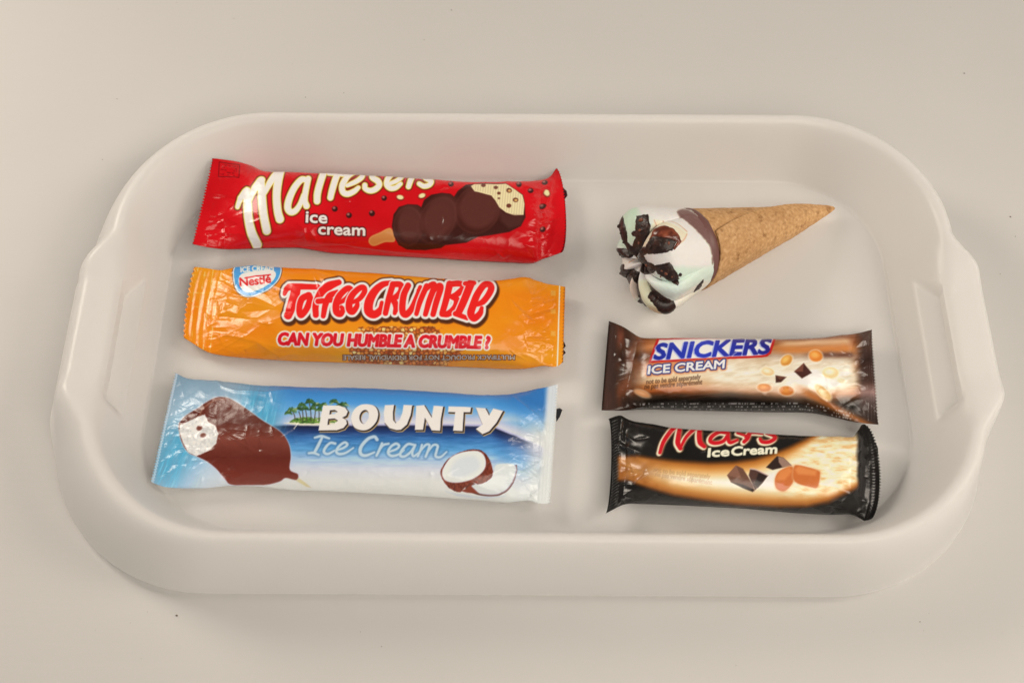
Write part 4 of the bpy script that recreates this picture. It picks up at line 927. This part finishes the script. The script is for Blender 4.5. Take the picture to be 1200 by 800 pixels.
    i, dd = f.poly(z([(730, 560), (830, 580), (930, 625), (915, 645), (830, 612)])); f.put(i, dd, (48, 30, 26), .7)
    i, dd = f.poly(z([(895, 440), (950, 450), (1050, 500), (1000, 570), (935, 630), (905, 560), (880, 500)])); f.put(i, dd, (86, 58, 48), .7)
    i, dd = f.poly(z([(965, 480), (1050, 500), (960, 610), (930, 580)])); f.put(i, dd, (52, 38, 34), .8)
    i, dd = f.stroke(z([(895, 442), (950, 452), (1048, 500)]), 1.3); f.put(i, dd, (206, 176, 160), .8)
    zz = lambda p: zoomed((860, 480), 5.716, p)
    i, dd = f.poly(zz([(215, 385), (290, 308), (330, 318), (385, 372), (320, 388), (260, 402)])); f.put(i, dd, (56, 38, 32), .7)
    i, dd = f.poly(zz([(298, 312), (330, 318), (388, 374), (325, 384), (300, 350)])); f.put(i, dd, (150, 116, 96), .8)
    for pts, a in (([(275, 470), (300, 415), (370, 380), (402, 395), (400, 470), (370, 520), (330, 545), (285, 525)], 0), ([(400, 395), (430, 370), (560, 405), (576, 440), (560, 515), (520, 518), (410, 480)], 1)):
        i, dd = f.poly(zz(pts), smooth=True); f.put(i, dd-1.2, (214, 160, 110), 1.6, .6); f.put(i, dd, (198, 106, 48), .8)
    i, dd = f.poly(zz([(280, 468), (310, 410), (370, 384), (392, 410), (340, 470)])); f.put(i, dd, (216, 130, 66), 1.6, .8)
    i, dd = f.poly(zz([(410, 400), (435, 376), (555, 410), (545, 440), (430, 430)])); f.put(i, dd, (218, 134, 70), 1.6, .8)
    i, dd = f.poly(zz([(285, 505), (335, 480), (345, 535), (300, 530)])); f.put(i, dd, (206, 110, 70), 1.2, .7)
    f.mix(sstep(1002, 1008, X-.02*(Y-550))*.97, (24, 20, 18))
    f.mix((1-sstep(720, 727, X))*.95, (30, 27, 24))
    f.C = f.C*.90 + .10*(f.C @ np.array([.3, .55, .15]))[:, None]
    w.rumple(.9, 45, 91, 1.7); w.crinkle(.32, 14, 35, 40, .10); w.rumple(.3, 13, 92, 1.3); w.gathers(101, 9, .45, 36, 'l'); w.gathers(102, 7, .4, 26, 'r')
    w.crease([(740, 570), (752, 560), (775, 549)], .7, 1.8); w.crease([(733, 490), (733, 540), (730, 588)], -.5, 2.2); w.crease([(981, 572), (998, 580), (1006, 592)], .7, 2.0); w.crease([(960, 594), (980, 586), (1000, 588)], .5, 3)
    w.facet([(728, 487), (735, 494), (733, 520), (727, 515)], .6, 4)
    w.crimp('l', 4.0, .10, across=True); w.crimp('r', 3.4, .06)
    w.scores(204); w.build(); w.flap([(1022, 520), (1026, 518), (1029, 525), (1028, 560), (1024, 566)], (26, 24, 22), 6)

red_wrapper(); orange_wrapper(); blue_wrapper(); brown_wrapper(); black_wrapper()

# ------------------------------------------------------------------ cone lying on its side
def ice_cream_cone():
    root = thing('ice_cream_cone', 'unwrapped mint ice cream cone with chocolate sauce lying on its side', 'ice cream cone')
    R = 0.0193
    tip = unproject(981.5, 243.0, FLOOR_Z+0.0040); mouth = unproject(812.0, 291.0, FLOOR_Z+R*1.03)
    ax = mouth-tip; LEN = np.linalg.norm(ax); ax = ax/LEN
    e1 = np.cross(ax, [0, 0, 1.0]); e1 /= np.linalg.norm(e1); e2 = np.cross(e1, ax)      # e2 points up
    if e2[2] < 0: e2 = -e2
    view = CAM-mouth; view -= ax*(view @ ax); va = math.atan2(view @ e2, view @ e1)     # direction of the viewer round the axis

    def wafer_nodes(nt, b):
        tc = nt.nodes.new('ShaderNodeTexCoord')
        n = nt.nodes.new('ShaderNodeTexNoise'); n.inputs['Scale'].default_value = 650; n.inputs['Detail'].default_value = 3; n.inputs['Roughness'].default_value = .5
        r = nt.nodes.new('ShaderNodeValToRGB'); e = r.color_ramp.elements
        e[0].position = .22; e[0].color = (*pigment((160, 114, 68)), 1); e[1].position = .72; e[1].color = (*pigment((200, 156, 106)), 1)
        k = e.new(.45); k.color = (*pigment((180, 132, 82)), 1); k = e.new(.58); k.color = (*pigment((188, 141, 91)), 1)
        n3 = nt.nodes.new('ShaderNodeTexNoise'); n3.inputs['Scale'].default_value = 55; n3.inputs['Detail'].default_value = 4
        mx = nt.nodes.new('ShaderNodeMix'); mx.data_type = 'RGBA'; mx.blend_type = 'MULTIPLY'
        r3 = nt.nodes.new('ShaderNodeValToRGB'); r3.color_ramp.elements[0].position = .35; r3.color_ramp.elements[0].color = (.72, .64, .55, 1); r3.color_ramp.elements[1].position = .62; r3.color_ramp.elements[1].color = (1, 1, 1, 1)
        mx.inputs['Factor'].default_value = .35
        nt.links.new(tc.outputs['Object'], n.inputs['Vector']); nt.links.new(tc.outputs['Object'], n3.inputs['Vector'])
        nt.links.new(n.outputs['Fac'], r.inputs['Fac']); nt.links.new(n3.outputs['Fac'], r3.inputs['Fac'])
        nt.links.new(r.outputs['Color'], mx.inputs['A']); nt.links.new(r3.outputs['Color'], mx.inputs['B']); nt.links.new(mx.outputs['Result'], b.inputs['Base Color'])
        n4 = nt.nodes.new('ShaderNodeTexNoise'); n4.inputs['Scale'].default_value = 210; n4.inputs['Detail'].default_value = 4
        r4 = nt.nodes.new('ShaderNodeValToRGB'); r4.color_ramp.elements[0].position = .60; r4.color_ramp.elements[0].color = (1, 1, 1, 1); r4.color_ramp.elements[1].position = .72; r4.color_ramp.elements[1].color = (.48, .38, .28, 1)
        mx2 = nt.nodes.new('ShaderNodeMix'); mx2.data_type = 'RGBA'; mx2.blend_type = 'MULTIPLY'; mx2.inputs['Factor'].default_value = .8
        nt.links.new(tc.outputs['Object'], n4.inputs['Vector']); nt.links.new(n4.outputs['Fac'], r4.inputs['Fac'])
        nt.links.new(mx.outputs['Result'], mx2.inputs['A']); nt.links.new(r4.outputs['Color'], mx2.inputs['B']); nt.links.new(mx2.outputs['Result'], b.inputs['Base Color'])
        v = nt.nodes.new('ShaderNodeTexVoronoi'); v.inputs['Scale'].default_value = 700
        ad = nt.nodes.new('ShaderNodeMath'); ad.operation = 'MULTIPLY_ADD'; ad.inputs[1].default_value = .5
        nt.links.new(tc.outputs['Object'], v.inputs['Vector']); nt.links.new(v.outputs['Distance'], ad.inputs[0]); nt.links.new(n.outputs['Fac'], ad.inputs[2])
        bp = nt.nodes.new('ShaderNodeBump'); bp.inputs['Strength'].default_value = .4; bp.inputs['Distance'].default_value = .0007
        nt.links.new(ad.outputs[0], bp.inputs['Height']); nt.links.new(bp.outputs['Normal'], b.inputs['Normal'])
    M_WAFER = material('baked_wafer', rough=.62, spec=.3, build=wafer_nodes)

    # rolled wafer sheet: a little more than one turn, so its free edge lies on top of the turn below
    TURN = 2*math.pi*1.22; NP, NV = 300, 130
    phi = np.linspace(0, TURN, NP); v = np.linspace(0, 1, NV)
    seam = va - 0.20                                     # the free edge faces up towards the viewer's right
    P = np.empty((NP, NV, 3))
    for i, p in enumerate(phi):
        tip_v = 0.02; ragged = 0.010*(fbm(np.array([p*3.0]), np.array([0.3]), 3, 3)[0]-.45)
        vmax = 1.015 + ragged - (0.055*sstep(TURN-1.7, TURN-.2, p)) 
        vv = tip_v + (vmax-tip_v)*v
        # the free edge is oblique: turn it with the distance from the tip
        ang = seam + (TURN-p) - (1-vv)*1.3*sstep(TURN-2.2, TURN, p)
        thick = 0.00150*(p/(2*math.pi))
        bump = 0.00042*(fbm(ang*R*vv*330, vv*26, 7, 3)-.45) + .0004*(fbm(ang*1.3, vv*4, 5, 2)-.45)
        edge_lift = 0.0005*sstep(TURN-.25, TURN, p)
        rad = np.maximum(vv*R*0.985, 0) + 0.0011*(1-vv)*0.9 + thick*np.clip(vv*3, 0, 1) + bump + edge_lift - 0.0006
        rad = np.where(vv < .06, rad*np.sqrt(np.clip((vv-.0)/.06, 0.02, 1)), rad)
        rad[0] = 0.0002
        P[i] = tip + np.multiply.outer(vv*LEN, ax) + rad[:, None]*(np.cos(ang)[:, None]*e1 + np.sin(ang)[:, None]*e2)
    nr = grid_normals(P)
    c0 = tip + ax*(LEN*.5)
    if np.sum((P[NP//2, NV//2]-c0)*nr[NP//2, NV//2]) < 0: nr = -nr
    Q = P - nr*0.0011
    V = np.concatenate([P.reshape(-1, 3), Q.reshape(-1, 3)]); F = grid_faces(NP, NV); F2 = F[:, ::-1]+NP*NV
    rim = []
    for i in range(NP-1): rim.append([i*NV+NV-1, (i+1)*NV+NV-1, (i+1)*NV+NV-1+NP*NV, i*NV+NV-1+NP*NV])
    for j in range(NV-1):
        for i0 in (0, NP-1): rim.append([i0*NV+j, i0*NV+j+1, i0*NV+j+1+NP*NV, i0*NV+j+NP*NV])
    V[:, 2] = np.maximum(V[:, 2], FLOOR_Z+.0001)
    mesh_object('wafer_cone', V, np.vstack([F, F2, np.array(rim)]), M_WAFER, root)

    # chocolate lining between wafer and ice cream
    NA = 160; a = np.linspace(0, 2*math.pi, NA)
    prof = [(.93, -.16), (.985, -.06), (1.0, .03), (1.0, .10), (.985, .16), (.95, .19), (.90, .17)]
    pr = spline(prof, 5)
    L = np.empty((NA, len(pr), 3))
    for i, t in enumerate(a):
        k = 1+0.010*(fbm(np.array([math.cos(t)*4+9]), np.array([math.sin(t)*4+9]), 4, 3)[0]-.45)
        up = 0.08*(fbm(np.array([math.cos(t)*3+3]), np.array([math.sin(t)*3+3]), 9, 3)[0]-.45) + 0.10*max(0, math.cos(t-(va-.75)))**2 - .03
        L[i] = mouth + np.multiply.outer((pr[:, 1]+up*sstep(-.05, .1, pr[:, 1]))*R, ax) + (pr[:, 0]*R*k)[:, None]*(math.cos(t)*e1+math.sin(t)*e2)
    mesh_object('chocolate_lining', L.reshape(-1, 3), grid_faces(NA, len(pr)), material('chocolate_lining', color=tuple(pigment((104, 68, 60))), rough=.45, Subsurface_Weight=.1, Subsurface_Radius=(.002, .001, .0008)), root)

    # ice cream: petals piped round a hollow centre
    NPSI, NR = 560, 300
    psi = np.linspace(0, 2*math.pi, NPSI); s = np.linspace(0, 1, NR)
    pk = np.array([(.96, -.06), (1.015, .12), (1.09, .42), (1.16, .74), (1.21, 1.04), (1.19, 1.28), (1.04, 1.46), (.78, 1.56), (.46, 1.54), (.20, 1.40), (.0, 1.26)])
    ps = spline(pk, 40); cl = np.concatenate([[0], np.cumsum(np.hypot(*np.diff(ps, axis=0).T))]); cl /= cl[-1]
    pr_r = np.interp(s, cl, ps[:, 0]); pr_z = np.interp(s, cl, ps[:, 1])
    def place(rr, zz, ps_):
        return mouth + (zz*R)[..., None]*ax + (rr*R)[..., None]*(np.cos(ps_)[..., None]*e1 + np.sin(ps_)[..., None]*e2)
    RR = np.repeat(pr_r[None], NPSI, 0); ZZ = np.repeat(pr_z[None], NPSI, 0); PS = np.repeat(psi[:, None], NR, 1)
    G0 = place(RR, ZZ, PS); X, Y = project(G0)
    f = Film(X, Y)
    # which angle round the axis does a traced point belong to
    def ang_of(px):
        px = np.asarray(px, float); d = (X[:, 60:]-px[0])**2 + (Y[:, 60:]-px[1])**2
        i, j = np.unravel_index(np.argmin(d), d.shape); return psi[i]
    z = lambda p: zoomed((705, 230), 5.52, p)
    centre = (285, 400)
    valleys = [(262, 165), (165, 215), (115, 365), (130, 500), (245, 640), (390, 690), (470, 545), (500, 640), (520, 345), (420, 190), (620, 240)]
    # eight furrows between the petals
    fur = [ang_of(z([p])[0]) for p in ((262, 150), (150, 190), (105, 375), (150, 530), (250, 680), (400, 700), (500, 560), (400, 170))]
    wid = [.16, .15, .17, .17, .14, .17, .13, .10, .12]; dep = [.17, .16, .17, .17, .15, .17, .15, .10, .12]
    tw = 0.30*(s-.55)                                                     # slight swirl
    D = np.zeros((NPSI, NR)); near = np.full((NPSI, NR), 9.0)
    fs = np.sort(np.mod(np.array(fur), 2*math.pi)); fs2 = np.concatenate([[fs[-1]-2*math.pi], fs, [fs[0]+2*math.pi]])
    q = np.mod(PS - tw[None, :], 2*math.pi); kk = np.searchsorted(fs2, q.ravel()).reshape(q.shape)
    lo_, hi_ = fs2[kk-1], fs2[np.minimum(kk, len(fs2)-1)]
    fr = np.clip((q-lo_)/(hi_-lo_+1e-6), 0, 1)
    skew = fr**0.8
    ridge = np.clip(4*skew*(1-skew), 0, 1)**0.55
    span = np.clip((hi_-lo_)/0.8, .5, 1.15)
    body = sstep(.08, .55, s)[None, :]
    D += (0.22*ridge*span - 0.15)*body
    D += 0.05*np.sin(fr*math.pi*2+.6)*body*(ridge > .2)
    near = np.minimum(q-lo_, hi_-q)*np.clip(RR, .05, 2)
    D += 0.030*(fbm(PS*5, s[None, :]*9+PS*0, 3, 4)-.45) + .012*(fbm(PS*22, s[None, :]*40+PS*0, 6, 3)-.45)
    G = G0.copy(); nn = grid_normals(G0)
    cen = mouth+ax*R*.5
    if np.sum((G0[10, 150]-cen)*nn[10, 150]) < 0: nn = -nn
    G = G0 + nn*(D*R)[..., None]
    # colours of the mixed ices
    n1 = fbm(X/16, Y/16, 3, 3)
    f.C[:] = f.ramp(n1.ravel(), [(.25, (202, 212, 184)), (.45, (214, 214, 190)), (.7, (240, 230, 206))])
    def wash(pts, c, soft=3.0, a=1.0):
        i, d = f.poly(z(pts), pad=14, smooth=True); f.put(i, d+2.0*(fbm(f.X[i]/4, f.Y[i]/4, 5, 3)-.45), c, soft, a)
    wash([(330, 470), (480, 420), (700, 400), (712, 520), (600, 640), (440, 700), (380, 620)], (196, 210, 180), 12, .9)
    wash([(160, 110), (250, 105), (230, 260), (200, 300), (150, 240), (80, 190), (85, 280), (150, 340)], (188, 208, 172), 3, .9)
    wash([(480, 260), (600, 240), (705, 330), (700, 420), (520, 420), (320, 400), (440, 350)], (248, 238, 208), 9, .95)
    wash([(300, 110), (480, 95), (610, 200), (600, 240), (520, 210), (400, 140)], (244, 230, 206), 3, .95)
    wash([(268, 325), (318, 190), (375, 150), (520, 225), (545, 255), (505, 310), (420, 300)], (226, 196, 162), 2.4, .9)
    wash([(165, 455), (235, 385), (275, 380), (270, 470)], (232, 220, 200), 2, .9)
    wash([(150, 650), (150, 600), (220, 510), (240, 600), (220, 680)], (216, 190, 168), 3, .9)
    wash([(80, 200), (100, 160), (150, 300), (200, 350), (120, 330), (80, 270)], (190, 210, 178), 3, .9)
    wash([(330, 520), (370, 480), (430, 560), (520, 560), (470, 680), (400, 650)], (198, 214, 186), 5, .8)
    wash([(90, 470), (110, 410), (165, 415), (150, 470), (100, 530)], (220, 206, 184), 3, .9)
    wash([(270, 570), (300, 545), (330, 640), (380, 720), (430, 740), (340, 770), (290, 680)], (206, 196, 160), 2.5, .9)
    wash([(320, 700), (360, 700), (440, 735), (350, 762)], (190, 150, 106), 2.5, .8)
    wash([(510, 660), (640, 560), (690, 570), (560, 680), (470, 720)], (224, 204, 178), 3, .8)
    wash([(488, 98), (560, 88), (650, 150), (725, 240), (752, 290), (748, 350), (718, 440), (702, 330), (622, 232), (540, 162)], (116, 82, 74), 1.2, 1.0)
    for p in ([(170, 430), (260, 385)], [(340, 150), (350, 180), (330, 200)], [(400, 150), (480, 185), (545, 235)], [(545, 250), (520, 290), (440, 350)]):
        i, d = f.stroke(z(p), 1.0); f.put(i, d, (170, 110, 84), .8, .7)
    col = pigment(f.C); Nn = grid_normals(G); Nn = Nn if np.sum(Nn[10, 150]*nn[10, 150]) > 0 else -Nn
    def ice_nodes(nt, b):
        tc = nt.nodes.new('ShaderNodeTexCoord'); n = nt.nodes.new('ShaderNodeTexNoise'); n.inputs['Scale'].default_value = 900; n.inputs['Detail'].default_value = 4
        bp = nt.nodes.new('ShaderNodeBump'); bp.inputs['Strength'].default_value = .25; bp.inputs['Distance'].default_value = .0004
        nt.links.new(tc.outputs['Object'], n.inputs['Vector']); nt.links.new(n.outputs['Fac'], bp.inputs['Height']); nt.links.new(bp.outputs['Normal'], b.inputs['Normal'])
    M_ICE = material('ice_cream', rough=.38, spec=.45, attr='Print', build=ice_nodes, Subsurface_Weight=.22, Subsurface_Radius=(.0025, .002, .0015), Subsurface_Scale=1.0)
    F = grid_faces(NPSI, NR)
    G[:, :, 2] = np.maximum(G[:, :, 2], FLOOR_Z+.0002)
    mesh_object('ice_cream', G.reshape(-1, 3), F, M_ICE, root, col)

    # chocolate sauce lying in the furrows, in traced patches
    patches = [[(235, 135), (300, 122), (308, 190), (290, 240), (268, 300), (245, 365), (212, 345), (232, 250), (228, 190)],
               [(128, 185), (160, 140), (180, 210), (192, 285), (220, 325), (238, 358), (190, 348), (150, 275)],
               [(85, 415), (108, 338), (160, 348), (205, 378), (180, 402), (110, 398)],
               [(110, 490), (150, 470), (215, 480), (258, 500), (262, 580), (228, 590), (215, 515), (160, 592), (138, 545)],
               [(225, 585), (262, 570), (278, 660), (295, 708), (205, 702), (205, 682), (250, 680)],
               [(300, 545), (335, 590), (398, 655), (472, 698), (420, 738), (380, 712), (318, 645)],
               [(250, 345), (300, 322), (325, 360), (300, 375), (310, 420), (345, 440), (360, 475), (325, 495), (285, 505), (270, 440), (272, 385)],
               [(345, 448), (440, 428), (480, 488), (508, 540), (490, 572), (430, 552), (405, 525), (365, 500)],
               [(300, 350), (325, 295), (345, 262), (420, 280), (470, 300), (450, 350), (400, 366), (330, 366)],
               [(600, 622), (622, 580), (655, 540), (660, 552), (630, 600)]]
    dots = [((172, 617), 15), ((512, 510), 9), ((222, 240), 14), ((133, 460), 15), ((180, 262), 8)]
    sd = np.full(X.size, 1e3)
    for p in patches:
        i, d = f.poly(z(p), pad=6); sd[i] = np.minimum(sd[i], d)
    for c, r in dots:
        i, d = f.ell(z([c])[0], r/5.52, r/5.52); sd[i] = np.minimum(sd[i], d)
    view_ok = np.einsum('ijk,ijk->ij', Nn, CAM-G).ravel() > -0.1
    sd = np.where(view_ok, sd, 1e3) - .7 + 2.0*(fbm(f.X/3.2, f.Y/3.2, 12, 3)-.45)
    # sauce in furrows beyond sight as well
    hid = (near.ravel() < .07) & (np.repeat(s[None], NPSI, 0).ravel() > .5) & ~view_ok
    sd = np.where(hid, -1.0, sd)
    hgt = np.clip(-sd/2.2, -.3, 1)
    lump = fbm(f.X/3.0, f.Y/3.0, 31, 3)
    off = (0.00035*np.sqrt(np.clip(hgt, 0, 1)) + .0008*np.clip(lump-.42, 0, 1)*np.clip(hgt, 0, 1) - .0003*(hgt < 0)).reshape(NPSI, NR)
    GS = G + Nn*off[..., None]
    keep = (sd.reshape(NPSI, NR) < .5); fk = (keep[:-1, :-1] | keep[1:, :-1] | keep[:-1, 1:] | keep[1:, 1:]).ravel()
    cs = f.ramp(lump, [(.3, (34, 20, 16)), (.6, (48, 28, 22)), (.85, (78, 46, 34))])
    sauce = sub_mesh('chocolate_sauce', GS.reshape(-1, 3), F, fk, material('chocolate_sauce', rough=.4, spec=.5, attr='Print'), root, pigment(cs))
    # caramel pool on the big petal
    i, d = f.poly(z([(340, 215), (400, 203), (460, 228), (490, 268), (508, 300), (465, 352), (455, 345), (475, 305), (430, 285), (350, 268), (328, 285)]), pad=6)
    sc = np.full(X.size, 1e3); sc[i] = d; sc = np.where(view_ok, sc, 1e3)+1.2*(fbm(f.X/3, f.Y/3, 14, 3)-.45); hg = np.clip(-sc/2, -.3, 1)
    GC = G + Nn*((.0006*np.sqrt(np.clip(hg, 0, 1)) - .0003*(hg < 0)).reshape(NPSI, NR))[..., None]
    kp = (sc.reshape(NPSI, NR) < .5); fk = (kp[:-1, :-1] | kp[1:, :-1] | kp[:-1, 1:] | kp[1:, 1:]).ravel()
    cc = f.ramp(fbm(f.X/4, f.Y/4, 18, 3), [(.25, (84, 38, 26)), (.6, (126, 62, 40)), (.8, (160, 96, 70))])
    sub_mesh('caramel_sauce', GC.reshape(-1, 3), F, fk, material('caramel_sauce', rough=.22, spec=.5, attr='Print'), root, pigment(cc))
    # chocolate crumbs pressed into the top
    r = np.random.default_rng(5); M_CH = material('chocolate_crumb', color=tuple(pigment((44, 26, 20))), rough=.45)
    M_CL = material('toffee_crumb', color=tuple(pigment((112, 62, 42))), rough=.4)
    import bmesh
    spots = [(150, 200), (160, 235), (178, 285), (262, 160), (255, 220), (245, 300), (200, 335), (290, 350), (280, 390), (305, 440), (330, 470), (390, 480), (420, 500), (380, 520), (455, 520), (230, 500), (180, 490), (150, 520), (250, 560), (255, 640), (235, 690), (330, 610), (365, 660), (410, 700), (120, 370), (160, 372), (340, 320), (390, 300), (430, 310), (405, 340), (290, 480), (110, 500)]
    for k, c in enumerate(spots):
        px = z([c])[0]; d2 = (X-px[0])**2+(Y-px[1])**2 + np.where(view_ok.reshape(X.shape), 0, 1e6); i, j = np.unravel_index(np.argmin(d2), d2.shape)
        bm = bmesh.new(); bmesh.ops.create_icosphere(bm, subdivisions=2, radius=r.uniform(.0005, .0010)); sc_ = r.uniform(.7, 1.3, 3)
        for v_ in bm.verts:
            q = v_.co.copy(); nz = 1+.5*(vnoise(np.array([q.x*1800+k*7]), np.array([q.y*1800+q.z*1500]), k)[0]-.5)
            v_.co = Vector((q.x*sc_[0]*nz, q.y*sc_[1]*nz, q.z*sc_[2]*nz))
        me = bpy.data.meshes.new('chocolate_piece'); bm.to_mesh(me); bm.free(); me.materials.append(M_CH if r.random() < .75 else M_CL)
        for pl in me.polygons: pl.use_smooth = True
        o = bpy.data.objects.new('chocolate_piece', me); COL.objects.link(o); o.parent = sauce; o.location = GS[i, j]; o.rotation_euler = r.uniform(0, 6, 3)
ice_cream_cone()

# ------------------------------------------------------------------ specks of dust on the table and tray
def specks():
    r = np.random.default_rng(11); V = []; F = []
    known = [(529, 12, 1.2, 0), (207, 721, 1.5, 0), (1130, 86, 1.3, 0), (398, 147, 1.4, 1), (137, 116, .9, 0), (358, 114, .9, 0), (403, 109, .8, 0), (497, 47, .8, 0), (1184, 254, 1.3, 0), (1190, 277, .8, 0), (1172, 321, .8, 0), (1078, 728, .9, 0), (120, 187, .9, 0), (274, 22, .7, 0), (447, 757, .8, 0)]
    for k in range(40): known.append((r.uniform(0, 1200), r.choice([r.uniform(0, 125), r.uniform(712, 800)]), r.uniform(.25, .55), 0))
    for (x, y, s, up) in known:
        if up: c = unproject(x, y, 0.0302)
        else: c = unproject(x, y, 0.0002)
        n0 = len(V); s = s/2400*.75
        for k in range(6):
            a = k*math.pi/3+r.uniform(-.3, .3); q = s*r.uniform(.6, 1.2); V.append((c[0]+q*math.cos(a), c[1]+q*math.sin(a), c[2]))
        V.append((c[0], c[1], c[2]+s*.8))
        for k in range(6): F.append((n0+k, n0+(k+1) % 6, n0+6))
    o = mesh_object('dust_specks', V, F, material('dust', color=(.16, .13, .10), rough=.9)); o['kind'] = 'stuff'; o['label'] = 'tiny dark dust specks scattered over the white table'; o['category'] = 'dust'
specks()
